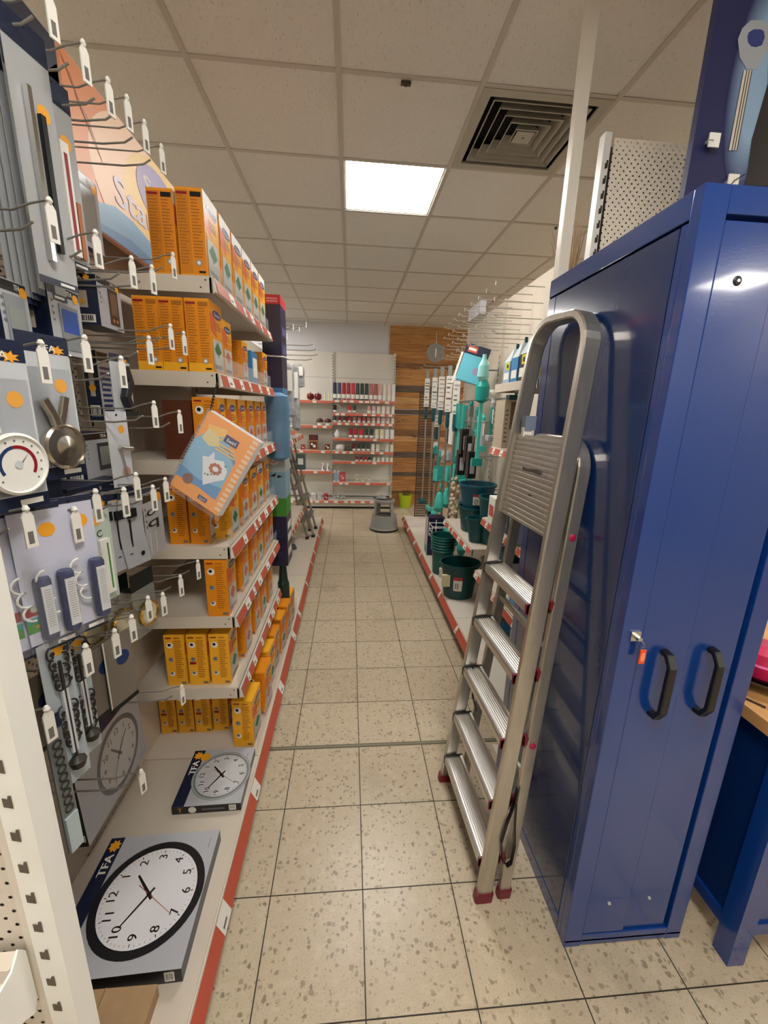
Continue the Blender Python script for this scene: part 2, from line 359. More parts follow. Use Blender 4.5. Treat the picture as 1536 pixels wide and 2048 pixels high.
# white pole from floor to ceiling behind the cabinet
pm = M('pole_enamel', '#dcd6c8', .4); o = MB().box(-.02, .02, -.02, .02, 0, CEIL - .006, pm).box(-.045, .045, -.045, .045, 0, .006, pm).build('ceiling_pole', loc=(.80, 1.68, 0), bevel=.003); tag(o, 'slim white square pole rising to the ceiling behind the tall blue cabinet', 'pole')

# ================================================================== SHELVING
def upright_slots(b, x, yc, w, z0, z1, face, m=slotm, pitch=.05):
    """double row keyhole slots on the face (x=const plane if face 'x', else y plane)"""
    z = z0
    while z < z1:
        if face == 'x': b.quad((x, yc - w, z), (x, yc + w, z + .006), (x, yc + w, z + .026), (x, yc - w, z + .026), m)
        else: b.quad((yc - w, x, z), (yc + w, x, z + .008), (yc + w, x, z + .028), (yc - w, x, z + .028), m)
        z += pitch
pf_l = perf_mat('perforated_panel_left', '#b9aea0', .025, .0042, (1, 2)); pf_e = perf_mat('perforated_panel_cream', '#efe5d2', .0265, .0034, (0, 2)); pf_n = perf_mat('perforated_panel_near', '#d5cdc0', .024, .0026, (0, 2))
core = M('inner_board', '#3a332c', .8)
LX, LF, DZ = -.885, -.385, .17           # left run: back panel plane, base front, deck height
t = thing('shelving_run', 'long cream metal shelving run on the left with low base decks and perforated backs', 'shelving unit', (LX, 3.1, 0))
def _bl(b, name, par):
    b.v = [p - V(par.location) for p in b.v]; return b.build(name, par)
_bl(MB().box(LX - .004, LX, .50, 1.50, DZ, 2.62, pf_l), 'perforated_panel', t)
_bl(MB().box(LX - .03, LX - .02, .50, 1.50, DZ, 2.62, core), 'core_board', t)
for y in (1.5, 2.5, 3.5, 4.6):
    y2 = {1.5: 2.5, 2.5: 3.5, 3.5: 4.6, 4.6: 5.76}[y]
    _bl(MB().box(LX - .02, LX, y, y2, DZ, 2.25 if y > 2 else 2.62, beige), 'back_panel', t)
for y in (1.5, 2.5, 3.5, 4.6, 5.76):
    b = MB().box(LX - .03, LX + .018, y - .03, y, 0, 2.25 if y > 2.6 else 2.62, beige); upright_slots(b, LX + .0185, y - .015, .007, .25, 2.2, 'x'); _bl(b, 'upright', t)
for y, y2 in ((.46, 1.545), (1.55, 2.545), (2.55, 3.6), (3.605, 4.7), (4.705, 5.76)):
    o = _bl(MB().box(LX, LF - .014, y, y2, DZ - .03, DZ, beige), 'base_deck', t)
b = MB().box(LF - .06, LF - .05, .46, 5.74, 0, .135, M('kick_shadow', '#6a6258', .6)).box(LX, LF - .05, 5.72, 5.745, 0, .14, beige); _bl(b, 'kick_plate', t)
def strip(b, x, nx, y0, y1, z0, z1, seed, tilt=.01, gap=.5, dens=.25):
    """red label rail with white paper tickets; nx = outward sign; rails run along Y"""
    R = random.Random(seed)
    b.box(min(x, x + nx * .004), max(x, x + nx * .004), y0, y1, z0 - .004, z1 + .004, cream)
    xx = x + nx * .0048; y = y0 + .004
    pos = y
    tq = nx * tilt; b.quad((xx + tq + nx * .001, y0 + .001, z0 - .003), (xx + tq + nx * .001, y1 - .001, z0 - .003), (xx + nx * .0, y1 - .001, z1 + .003), (xx + nx * .0, y0 + .001, z1 + .003), cream)
    b.quad((xx + tq, y0 + .001, z0 - .003), (xx + tq, y1 - .001, z0 - .003), (xx - nx * .004, y1 - .001, z0 - .002), (xx - nx * .004, y0 + .001, z0 - .002), cream)
    b.poly([(xx + tq, y0 + .001, z0 - .003), (xx, y0 + .001, z1 + .003), (xx - nx * .002, y0 + .001, z0)], cream)
    xx += nx * .0018; b.quad((xx + tq, y0 + .003, z0), (xx + tq, y1 - .003, z0), (xx, y1 - .003, z1), (xx, y0 + .003, z1), red)
    while pos < y1 - .1:
        pos += R.uniform(*((.05, .16) if dens > .2 else (.25, .6))); w = R.choice([.035, .05, .07]); xe = xx + nx * .0006
        if pos + w > y1 - .01: break
        b.quad((xe + tq, pos, z0 + .001), (xe + tq, pos + w, z0 + .001), (xe, pos + w, z1 - .001), (xe, pos, z1 - .001), paper)
        xt = xe + nx * .0005; fz = lambda z: xt + tq * (1 - (z - z0) / (z1 - z0))
        b.quad((fz(z0 + .010), pos + w * .15, z0 + .010), (fz(z0 + .010), pos + w * .6, z0 + .010), (fz(z0 + .018), pos + w * .6, z0 + .018), (fz(z0 + .018), pos + w * .15, z0 + .018), print_t)
        pos += w
b = MB(); strip(b, LF - .015, 1, .46, 5.76, .108, .158, 5, tilt=.024, dens=.1); _bl(b, 'label_rail', t)
# shelves of the orange-box bay ------------------------------------------------
SY0, SY1, SXF = 1.50, 2.50, -.452
SH = [(2.09, 'topmost'), (1.795, 'second from top'), (1.49, 'third from top'), (1.17, 'third from bottom'), (.88, 'second from bottom'), (.555, 'lowest')]
def shelf(name_lab, x0, x1, y0, y1, ztop, face, seed, riser=True, group=None, thick=.05, dens=.25, rail=True):
    """face=+1 rail at x1 side, -1 rail at x0 side"""
    t = thing('metal_shelf', name_lab, 'shelf', ((x0 + x1) / 2, (y0 + y1) / 2, ztop - thick), group=group)
    b = MB().box(x0, x1, y0 + .004, y1 - .004, ztop - .004, ztop, beige)
    xf = x1 if face > 0 else x0; b.box(xf - .006 if face > 0 else xf, xf if face > 0 else xf + .006, y0 + .004, y1 - .004, ztop - thick, ztop - .004, beige)
    for yy in (y0 + .004, y1 - .006): b.box(x0, x1, yy, yy + .002, ztop - thick, ztop - .004, beige)
    for yy in (y0 + .0035,):
        for dx, dz in ((.018, -.012), (.034, -.034)):
            xx = xf - face * dx; b.disc((xx, yy, ztop + dz), (1, 0, 0), (0, 0, 1), .0028, black, 8)
    _bl(b, 'shelf_board', t)
    if rail:
        b = MB(); strip(b, xf + face * .004, face, y0 + .005, y1 - .005, ztop - thick + .004, ztop - .008, seed, dens=dens); _bl(b, 'label_rail', t)
    if riser:
        b = MB().box(xf - .003, xf - .001, y0 + .01, y1 - .01, ztop, ztop + .06, clear) if face > 0 else MB().box(xf + .001, xf + .003, y0 + .01, y1 - .01, ztop, ztop + .06, clear); _bl(b, 'clear_front_stop', t)
    return t
for k, (z, nm) in enumerate(SH): shelf('%s cream metal shelf of the orange box bay with a label rail' % nm, LX + .02, SXF, SY0, SY1 - .01, z, 1, 20 + k, group='shelves of the orange box bay')
for k, (z, y0_, y1_) in enumerate(((1.42, 3.55, 4.55), (.62, 3.55, 4.55))): shelf('%s shelf of the left run beyond the tall blue boxes' % ['upper', 'lower'][k], LX + .02, -.52, y0_, y1_, z, 1, 40 + k, False)
# header boards over the left run -----------------------------------------------
HX = -.80
t = thing('header_sign', 'navy header board with white TFA lettering and an orange sun over the thermometers', 'sign', (HX, .95, 2.215))
b = MB().box(HX - .02, HX, .44, 1.437, 2.215, 2.625, navy, {'+x': navy}); _bl(b, 'board', t)
b = MB(); e = HX + .001
b.text('TFA', (e, .58, 2.30), (0, 1, 0), (0, 0, 1), .24, paper, width=.72, bold=.012)
b.poly([(e, 1.10, 2.225), (e, 1.433, 2.225), (e, 1.433, 2.57), (e, 1.36, 2.50), (e, 1.31, 2.56), (e, 1.27, 2.48), (e, 1.20, 2.50), (e, 1.21, 2.42), (e, 1.13, 2.38), (e, 1.17, 2.31)], M('gold_print', '#c98a22', .45))
b.poly([(e, 1.36, 2.50), (e, 1.433, 2.57), (e, 1.433, 2.42)], salmon); _bl(b, 'printed_lettering', t)
sw = thing('header_sign', 'peach and yellow header board with a purple Swirl oval above the orange boxes', 'sign', (HX, 1.95, 2.215))
_bl(MB().box(HX - .02, HX, 1.443, 2.46, 2.215, 2.635, salmon), 'board', sw)
b = MB(); yel = M('pale_yellow_print', '#ecc878', .45); yel2 = M('peach_light_print', '#efc9a6', .45); blu = M('soft_blue_print', '#6f9fc4', .45); blu2 = M('deep_blue_print', '#4c7fb0', .45); lav = M('lavender_print', '#8d84b4', .45); org = M('strong_peach', '#dd8a4c', .45); brn = M('leaf_brown', '#a8622a', .45)
b.poly([(e, 1.446, 2.30), (e, 1.56, 2.36), (e, 1.66, 2.50), (e, 1.70, 2.632), (e, 1.446, 2.632)], org)
b.poly([(e + .0012, 1.450, 2.615), (e + .0012, 1.55, 2.50), (e + .0012, 1.49, 2.585)], brn); b.poly([(e + .0014, 1.50, 2.55), (e + .0014, 1.62, 2.42), (e + .0014, 1.555, 2.52)], brn)
c = [(2.0 + .46 * math.cos(a), 2.43 + .25 * math.sin(a)) for a in [math.tau * i / 40 for i in range(40)]]
b.poly([(e + .0002, min(2.457, y), max(2.218, min(2.632, z))) for y, z in c], yel2)
b.poly([(e + .0004, min(2.457, 2.1 + .36 * math.cos(a)), max(2.218, min(2.632, 2.43 + .21 * math.sin(a)))) for a in [math.tau * i / 40 for i in range(40)]], yel)
W1 = [(1.56, 2.30), (1.66, 2.33), (1.78, 2.33), (1.9, 2.31), (2.05, 2.275), (2.2, 2.26), (2.457, 2.27)]
b.poly([(e + .0008, y, z) for y, z in W1] + [(e + .0008, 2.457, 2.218), (e + .0008, 1.50, 2.218)], blu)
b.poly([(e + .0012, 1.50, 2.235), (e + .0012, 1.75, 2.26), (e + .0012, 2.05, 2.235), (e + .0012, 2.05, 2.218), (e + .0012, 1.50, 2.218)], blu2)
b.disc((e + .0016, 2.04, 2.50), (0, 1, 0), (0, 0, 1), .20, lav, 30, ry=.105)
b.text('Swirl', (e + .0022, 2.04, 2.48), (0, 1, 0), (0, 0, 1), .065, paper, width=.30, center=True, bold=.006)
b.text('Staub', (e + .0022, 1.66, 2.345), (0, 1, 0), (0, 0, 1), .09, M('pale_lavender', '#cfc9dc', .45), width=.40, bold=.006); _bl(b, 'printed_lettering', sw)
# near perpendicular rack at the left edge ------------------------------------------
t = thing('shelf_rack', 'nearest white slotted upright with perforated panel and brackets at the left edge', 'shelving unit', (-.39, .43, 0))
b = MB().box(-.405, -.372, .412, .446, 0, 2.3, white)
for z in [(.02 + .05 * k) for k in range(45)]:
    b.poly([(-.3985, .4113, z + .003), (-.388, .4113, z), (-.388, .4113, z + .019), (-.3915, .4113, z + .019), (-.3925, .4113, z + .014), (-.3985, .4113, z + .016)], M('slot_shade_near', '#5e5346', .9))  # flat slot shapes, tinted with the shadow seen through them
_bl(b, 'upright', t)
_bl(MB().box(-1.25, -.420, .425, .429, .78, 2.2, pf_n), 'perforated_panel', t)
_bl(MB().box(-.419, -.408, .418, .43, .1, 2.3, cream), 'panel_edge', t)
_bl(MB().box(-1.25, -.41, .44, .448, .1, 2.2, M('rack_back', '#8a8072', .7)), 'core_board', t)
for z in (P(45, 1640, Y=.404).z, P(120, 1975, Y=.404).z):
    b = MB(); x0_ = -.418
    pts = [(.412, z + .06), (.404, z + .075), (.39, z + .06), (.30, z + .055), (.10, z + .05), (.10, z + .035), (.32, z + .005), (.39, z - .03), (.404, z - .045), (.412, z - .03)]
    b.add([(x0_, y, q) for y, q in pts] + [(x0_ + .003, y, q) for y, q in pts], [tuple(range(10)), tuple(range(10, 20))] + [(i, (i + 1) % 10, 10 + (i + 1) % 10, 10 + i) for i in range(10)], white); _bl(b, 'bracket', t)
ns = thing('metal_shelf', 'beige shelf low at the left edge held by a white bracket', 'shelf', (-.8, .28, .94))
_bl(MB().box(-1.25, -.424, .10, .415, .955, .962, beige).box(-1.25, -.424, .395, .415, .962, .985, beige), 'shelf_board', ns)
# ================================================================== LEFT: HOOKS AND PRICE TAGS
def hook_proto():
    t = thing('peg_hook', 'x', 'hook', group='double wire peg hooks of the thermometer bay')
    L_ = .385
    MB().tube([(-L_, 0, 0), (-.10, 0, 0), (-.05, 0, .006), (-.03, 0, .018)], .0024, wire).build('peg_wire', t)
    MB().tube([(-L_, 0, .034), (-.06, 0, .034), (-.03, 0, .045), (0, 0, .052)], .0020, wire).box(-L_, -L_ + .004, -.012, .012, -.01, .045, wire).build('label_arm', t)
    b = MB().box(-.0015, .0015, -.0085, .0085, -.008, .042, paper); b.add([(x, y, z) for x in (-.0015, .0015) for y, z in ((-.0085, .042), (.0085, .042), (.004, .050), (-.004, .050))], [(0, 1, 2, 3), (4, 5, 6, 7), (0, 3, 7, 4), (1, 2, 6, 5), (2, 3, 7, 6)], paper)
    b.box(.0015, .0019, -.0045, .0035, -.002, .018, print_t)
    b.lathe([(.003, .049), (.0055, .054), (.003, .060)], (0, 0, 0), paper, 8)
    tg = b.build('price_tag', t); tg['label'] = 'white plastic price tag'; tg.location = (0, 0, -.004); tg.rotation_euler = (0, 0, -.35)
    return t
HP = hook_proto(); used = [False]
ROWS = [('header row', 'row crossing the header board', [(97, -20), (165, 80), (215, 155), (253, 190), (288, 240), (322, 288)]),
        ('second row', 'row under the header board', [(97, 395), (190, 460), (262, 512), (303, 530), (345, 505)]),
        ('third row', 'row beside the second orange shelf', [(80, 680), (168, 670), (241, 712), (297, 672), (340, 648), (367, 663)]),
        ('pair', 'pair beside the catalogue', [(307, 802), (358, 820)]),
        ('fourth row', 'row above the pool thermometers', [(50, 1012), (148, 1014), (190, 978), (247, 975), (271, 945), (305, 970), (330, 955)]),
        ('fifth row', 'row below the pool thermometers', [(92, 1413), (170, 1288), (228, 1258), (262, 1230), (295, 1192), (325, 1185), (360, 1150), (395, 1120)]),
        ('low pair', 'pair over the boxed clocks', [(282, 1540), (363, 1370)])]
for nm, where, pts in ROWS:
    for k, (px, py) in enumerate(pts):
        p = P(px, py, X=-.5); p.z -= .055
        lab = 'tagged wire hook, %s from the camera in the %s' % (ORD[k], where)
        if not used[0]: HP.location = p; HP['label'] = lab; used[0] = True
        else: dup(HP, p, lab)
# ================================================================== LEFT: HANGING GOODS (local: hole at origin, hangs to -z, faces +x, width on y)
def card(b, w, h, base, x=0, header=.0, hcol=navy, foot=0, star=True, dotp=None, tf=True):
    b.box(x - .0012, x, -w / 2, w / 2, -h, .012, base)
    e = x + .0003
    if header:
        b.quad((e, -w / 2, .012 - header), (e, w / 2, .012 - header), (e, w / 2, .012), (e, -w / 2, .012), hcol)
        if tf:
            b.text('TFA', (e + .0003, -w * .12, .012 - header + header * .12), (0, 1, 0), (0, 0, 1), header * .34, paper, width=w * .34, bold=.0006)
            b.poly([(e + .0004, w * .26 + w * .16 * (.5 + .5 * (k % 2)) * math.cos(a), .012 - header * .78 + header * .3 * (.5 + .5 * (k % 2)) * math.sin(a)) for k, a in enumerate([math.tau * i / 14 for i in range(14)])], dot)
    if foot: b.quad((e, -w / 2, -h), (e, w / 2, -h), (e, w / 2, -h + foot), (e, -w / 2, -h + foot), navy); b.lines((e + .0003, w * .02, -h + foot * .25), (0, 1, 0), (0, 0, 1), w * .4, foot * .5, 1, paper, .8)
    if dotp: b.disc((e + .0003, dotp[0], dotp[1]), (0, 1, 0), (0, 0, 1), dotp[2], dot, 18)
    b.disc((e + .0005, 0, .003), (0, 1, 0), (0, 0, 1), .0035, dark, 10)
    return b
def put(t, px, py, X, dz=0):
    p = P(px, py, X=X); p.z += dz; t.location = p; return t
glassy = M('dial_glass', '#f4f6f6', .08, alpha=.22, spec=.8); steel = M('brushed_steel', '#b9b2a4', .24, 1)
def T_(name, label, X, px, py, group=None, cat='thermometer', rz=0):
    t = thing(name, label, cat, group=group); put(t, px, py, X); t.rotation_euler.z = rz; return t
# round window thermometer on a pale card
def dial_card(label, X, px, py, steel_one):
    t = T_('carded_thermometer', label, X, px, py, rz=-.25)
    w, h = .098, .245
    b = card(MB(), w, h, pgrey, header=.032, foot=.022, dotp=(.022 if not steel_one else .022, -.075, .0125)); b.build('backing_card', t)
    if steel_one:
        b = MB().sweep([(.012, -.026, -.10), (.012, -.012, -.128), (.012, -.006, -.152)], (1, 0, 0), .010, .016, steel).sweep([(.012, .016, -.095), (.012, .006, -.125), (.012, -.004, -.15)], (1, 0, 0), .008, .013, steel); b.build('bracket', t)
        b = MB(); b.T = Matrix.Translation((.004, 0, -.185)) @ Matrix.Rotation(math.pi / 2, 4, 'Y') @ Matrix.Diagonal((1, 1, 1, 1)); b.lathe([(.040, 0), (.042, .012), (.038, .016), (.036, .012), (.02, .014), (0.001, .019)], (0, 0, 0), steel, 30); b.build('dial', t)
    else:
        b = MB(); b.T = Matrix.Translation((.003, .0, -.172)) @ Matrix.Rotation(math.pi / 2, 4, 'Y'); b.lathe([(.047, 0), (.048, .010), (.044, .013), (.042, .009), (.001, .009)], (0, 0, 0), white, 36)
        b.T = Matrix.Identity(4); e = .0128; c = (e, 0, -.172); b.disc(c, (0, 1, 0), (0, 0, 1), .029, redd, 24, r2=.024, a0=-.6, a1=1.75); b.disc((e - .0002, 0, -.172), (0, 1, 0), (0, 0, 1), .029, navy2, 24, r2=.024, a0=1.75, a1=3.7)
        for k in range(13):
            a = -.7 + k * .38; b.disc((e, .036 * math.cos(a), -.172 + .036 * math.sin(a)), (0, 1, 0), (0, 0, 1), .0018, print_t, 6)
        b.poly([(e + .0006, -.003, -.178), (e + .0006, .003, -.174), (e + .0006, .018, -.155)], black); b.disc((e + .0009, 0, -.172), (0, 1, 0), (0, 0, 1), .006, M('dial_hub', '#c9cfd2', .3), 16); b.build('dial', t)
        MB().sweep([(.01, -.03, -.095), (.008, -.024, -.125)], (1, 0, 0), .012, .018, white).build('suction_bracket', t)
    MB().box(.0, .001, -w / 2 + .004, w / 2 - .004, -h + .024, -.045, M('blister', '#f2f6f8', .1, alpha=.05, spec=.6)).build('blister', t)
    return t
dial_card('round white window thermometer with red arc on a pale card at the left edge', -.52, -22, 690, False)
dial_card('round steel window thermometer on a pale card beside the white dial one', -.545, 84, 682, True)
# slim tube thermometers (pool) in clear packs
def pool(label, X, px, py, rz, n_back=0):
    t = T_('pool_thermometer_pack', label, X, px, py, group='carded pool thermometers', rz=rz); w, h = .076, .258
    b = card(MB(), w, h, M('lilac_card', '#c3c6da', .4), header=.012, tf=False, foot=.018, dotp=(.014, -.036, .013)); b.build('backing_card', t)
    b = MB(); e = .0006
    for z, c1 in ((-.168, redd), (-.182, teal), (-.200, green)): b.quad((e, -.038, z - .016), (e, -.008, z - .016), (e, -.008, z + (.002 if c1 is not teal else -.006)), (e, -.038, z + (.002 if c1 is not teal else -.006)), c1)
    b.disc((e + .0002, -.024, -.172), (0, 1, 0), (0, 0, 1), .006, paper, 10); b.disc((e + .0002, -.022, -.205), (0, 1, 0), (0, 0, 1), .005, dot, 8, ry=.003); b.build('printed_pictures', t)
    b = MB().lathe([(.012, -.228), (.0135, -.222), (.0135, -.118), (.011, -.112)], (.014, .024, 0), M('tube_navy', '#1a2658', .25), 14).box(.0262, .0285, .016, .032, -.215, -.125, M('tube_white', '#c9cdd2', .35))
    for k in range(16): b.quad((.0288, .019, -.20 + k * .0045), (.0288, .029, -.20 + k * .0045), (.0288, .029, -.1992 + k * .0045), (.0288, .019, -.1992 + k * .0045), print_t)
    b.build('float_tube', t)
    b = MB(); pts = [(.01, -.012 + .008 * math.cos(k * .8) + .0006 * k, -.105 - .0035 * k + .006 * math.sin(k * .8)) for k in range(24)]; b.tube(pts, .0022, white, 6); b.build('cord', t)
    MB().box(.0008, .03, -w / 2 + .006, w / 2 - .004, -h + .02, -.095, M('blister', '')).build('blister', t)
    return t
pool('pool thermometer pack with white cord and navy tube, rightmost and nearest the grey cards', -.51, 136, 1006, -.55)
pool('pool thermometer pack behind the white upright, left of the foremost pack', -.535, 66, 1022, -.55)
pool('pool thermometer pack at the very left edge half hidden by its neighbour', -.56, 14, 1035, -.55)
# generic slim packs
def slim(label, X, px, py, w, h, style, rz=-.2, grp=None):
    t = T_('carded_instrument', label, X, px, py, group=grp, rz=rz)
    base = {'grey': lgrey, 'pale': pgrey, 'dark': navy, 'greenish': M('mint_card', '#b7c6bd', .5), 'silver': M('silver_card', '#a3a6a8', .35)}[style]
    b = card(MB(), w, h, base, header=.03 if h < .3 else .045, foot=.012, dotp=(w * .22, -h * .28, w * .16), tf=h < .3); b.build('backing_card', t); return t
t = slim('long silver household thermometer card at the top left corner under the navy header board', -.56, 44, 55, .085, .40, 'silver')
MB().box(.002, .012, -.02, -.012, -.36, -.09, chrome).box(.002, .010, .002, .012, -.34, -.12, black).build('instrument', t)
t = slim('tall silver thermometer card beside the header board with a white tube', -.60, 100, 165, .085, .33, 'silver')
MB().box(.002, .014, -.012, .008, -.31, -.10, white).box(.014, .0146, -.006, .002, -.30, -.12, redd).box(.002, .010, .016, .026, -.31, -.2, M('copper_strip', '#a86a45', .35, .6)).build('instrument', t)
for k in range(5):
    t = slim('grey edge-on instrument card in the upper left corner stack, %s from the right' % ORD[k], -.60 - .01 * k, 34 - 15 * k, 110 + 6 * k, .07, .40, 'silver', -.1, 'upper left corner stack')
    MB().box(.002, .010, .008, .016, -.36, -.08, [chrome, black, steel, chrome, black][k]).build('instrument', t)
t = thing('blister_pack', 'bright clear pack with silver bulb at the bottom of the upper silver cards', 'blister pack', P(118, 470, X=-.585))
MB().lathe([(.006, -.06), (.018, -.045), (.02, -.01), (.008, .01)], (0, 0, 0), chrome, 14).build('bulb', t); MB().box(-.004, -.002, -.03, .03, -.07, .03, M('silver_card', '')).build('backing_card', t)
# boxed weather stations
def boxed(label, X, px, py, w, h, d, kind, rz=0, cat='boxed weather station', name='weather_station_box'):
    """px,py: top corner nearest the camera; front faces +x, near side faces -y"""
    p = P(px, py, X=X); t = thing(name, label, cat, (p.x, p.y, p.z - h), rz)
    b = MB().box(-d, 0, 0, w, 0, h, lgrey, {'-y': navy, '+y': navy, '+z': navy, '-z': navy})
    e = .0006
    b.quad((-d + .002, -e, h * .985), (-.002, -e, h * .985), (-.002, -e, h * .86), (-d + .002, -e, h * .86), black)
    b.text('TFA', (-d * .85, -e * 1.5, h * .89), (1, 0, 0), (0, 0, 1), h * .07, paper, width=d * .4, bold=.0005)
    b.poly([(-d * .30 + d * .13 * (.6 + .4 * (k % 2)) * math.cos(a), -e * 1.6, h * .925 + d * .13 * (.6 + .4 * (k % 2)) * math.sin(a)) for k, a in enumerate([math.tau * i / 14 for i in range(14)])], dot)
    b.quad((-d * .7, -e, h * .35), (-d * .35, -e, h * .35), (-d * .35, -e, h * .68), (-d * .7, -e, h * .68), M('small_picture', '#b5ad98', .5)); b.disc((-d * .52, -e * 1.4, h * .47), (1, 0, 0), (0, 0, 1), h * .05, dot, 10)
    b.barcode((-d * .85, -e * 1.2, h * .06), (1, 0, 0), (0, 0, 1), d * .7, h * .16, paper, black, seed=len(label))
    b.quad((e, .002, h * .86), (e, w - .002, h * .86), (e, w - .002, h * .985), (e, .002, h * .985), black if kind != 'pale' else lgrey)
    b.text('TFA', (e * 1.5, w * .55, h * .89), (0, 1, 0), (0, 0, 1), h * .07, paper, width=w * .2, bold=.0005); b.disc((e * 1.6, w * .85, h * .88), (0, 1, 0), (0, 0, 1), h * .07, dot, 14)
    for k in range(4): b.disc((e * 1.4, w * .1, h * (.76 - .09 * k)), (0, 1, 0), (0, 0, 1), h * .022, print_t, 8)
    b.build('carton', t)
    b = MB()
    if kind == 'blue': b.box(e, .0014, w * .28, w * .88, h * .08, h * .74, M('device_silver', '#8f959b', .3, .3)); b.box(.0014, .0018, w * .34, w * .84, h * .34, h * .68, M('lcd_blue', '#2c58b8', .25))
    elif kind == 'brown': b.box(e, .0014, w * .42, w * .82, h * .1, h * .84, M('device_brown', '#3a2f2a', .35)); b.box(.0014, .0018, w * .48, w * .76, h * .3, h * .76, M('lcd_brown', '#6a5a48', .3)); b.disc((.0019, w * .55, h * .19), (0, 1, 0), (0, 0, 1), w * .05, chrome, 10); b.disc((.0019, w * .7, h * .19), (0, 1, 0), (0, 0, 1), w * .05, chrome, 10)
    elif kind == 'screen': b.box(e, .0014, w * .42, w * .98, h * .2, h * .78, M('device_dark', '#33373b', .3)); b.box(.0014, .0018, w * .48, w * .92, h * .3, h * .7, M('lcd_grey', '#8d9490', .3))
    elif kind == 'lcd': b.box(e, .0014, w * .15, w * .85, h * .08, h * .82, M('device_silver', '')); b.box(.0014, .0018, w * .24, w * .76, h * .25, h * .66, M('lcd_grey', ''))
    elif kind == 'text': b.lines((e, w * .1, h * .1), (0, 1, 0), (0, 0, 1), w * .7, h * .7, 9, navy2, .5, 4)
    else: b.text('o', (e, w * .12, h * .64), (0, 1, 0), (0, 0, 1), h * .14, black, width=w * .5, bold=.002); b.text('q', (e, w * .12, h * .46), (0, 1, 0), (0, 0, 1), h * .16, black, width=w * .6, bold=.002); [b.quad((e, w * u, h * .06), (e, w * (u + .03), h * .06), (e, w * (u + .03), h * .38), (e, w * u, h * .38), paper) for u in (.2, .5)]
    b.build('printed_front', t); return t
boxed('weather station box with a grey display, uppermost beside the header board', -.66, 138, 322, .105, .165, .02, 'lcd', .0)
boxed('navy weather station box with a blue display behind the round thermometer cards', -.60, 90, 560, .10, .135, .085, 'blue')
boxed('navy weather station box with barcode at the left edge, left of the blue display box', -.62, -12, 548, .07, .14, .085, 'lcd')
boxed('weather station box with a dark brown handset, under the price tags of the second row', -.64, 190, 548, .11, .12, .075, 'brown')
boxed('narrow dark box with text columns hanging in front of the perforated panel', -.74, 190, 700, .10, .20, .04, 'text')
boxed('weather station box with a dark framed display in the row below the steel dial', -.70, 163, 868, .14, .13, .07, 'screen')
boxed('small navy weather station box left of the dark framed display box', -.74, 128, 880, .05, .12, .06, 'lcd')
boxed('navy TFA box printed with small text between the grey cards and the orange boxes', -.60, 282, 990, .12, .20, .05, 'gg', 0, 'boxed instrument', 'instrument_box')
# black plastic holder pack + card with small tap thermometer
t = T_('carded_instrument', 'pale card with a black clip holder next to the orange box shelves', -.63, 238, 718, rz=-.2)
card(MB(), .075, .15, pgrey, header=.02).build('backing_card', t); MB().sweep([(.012, 0, -.02), (.012, .012, -.06), (.012, -.006, -.10), (.012, .008, -.14)], (1, 0, 0), .018, .022, black).box(.002, .02, -.02, .025, -.15, -.138, black).build('clip_holder', t)
t = T_('carded_instrument', 'pale card with orange dot and chrome probe hanging under the black clip holder', -.62, 232, 832, rz=-.2)
card(MB(), .075, .19, pgrey, header=0, dotp=(.012, -.035, .011)).build('backing_card', t); MB().tube([(.01, -.012, -.08), (.012, .0, -.085), (.012, .03, -.088)], .006, chrome, 8).tube([(.008, -.005, -.09), (.008, .006, -.16)], .0025, chrome).disc((.002, .012, -.15), (0, 1, 0), (0, 0, 1), .014, M('rose_print', '#b98a78', .5)).build('probe', t)
# stack of grey cards seen edge-on
for k in range(6):
    t = thing('carded_instrument', 'grey card pack, %s from the front in the stack seen edge-on' % ORD[k], 'carded instrument', group='stack of grey cards right of the pool thermometers')
    p = P(262, 975, X=-.60); t.location = (p.x - .016 * k, p.y - .030 * k, p.z + .002 * k); t.rotation_euler.z = -.3
    b = MB(); W_, H_ = .085, .225
    pts = [(.014 * math.sin(math.pi * q / 8) * -1, -H_ * q / 8) for q in range(9)]
    for q in range(8):
        a, c = pts[q], pts[q + 1]; b.quad((a[0], -W_ / 2, a[1]), (a[0], W_ / 2, a[1]), (c[0], W_ / 2, c[1]), (c[0], -W_ / 2, c[1]), navy if q == 0 else lgrey); b.quad((a[0] - .001, -W_ / 2, a[1]), (a[0] - .001, W_ / 2, a[1]), (c[0] - .001, W_ / 2, c[1]), (c[0] - .001, -W_ / 2, c[1]), grey)
    b.build('backing_card', t)
    MB().box(-.009, -.003, -.018, .012, -.085, -.06, black).box(-.012, -.008, -.01, -.007, -.17, -.09, black).disc((.0, .015, -.195), (0, 1, 0), (0, 0, 1), .007, black).disc((.0006, .022, -.028), (0, 1, 0), (0, 0, 1), .009, dot).build('instrument', t)
# mint card with green stick
t = T_('carded_thermometer', 'narrow mint card with a green thermometer stick behind the foremost pool thermometer', -.56, 190, 1000, rz=-.25)
card(MB(), .062, .24, M('mint_card', ''), header=.03, dotp=(-.006, -.045, .012)).build('backing_card', t); MB().box(.002, .010, -.012, .014, -.22, -.09, white).box(.010, .0106, .004, .008, -.21, -.10, green).text('C', (.0012, -.01, -.085), (0, 1, 0), (0, 0, 1), .016, black).build('instrument', t)
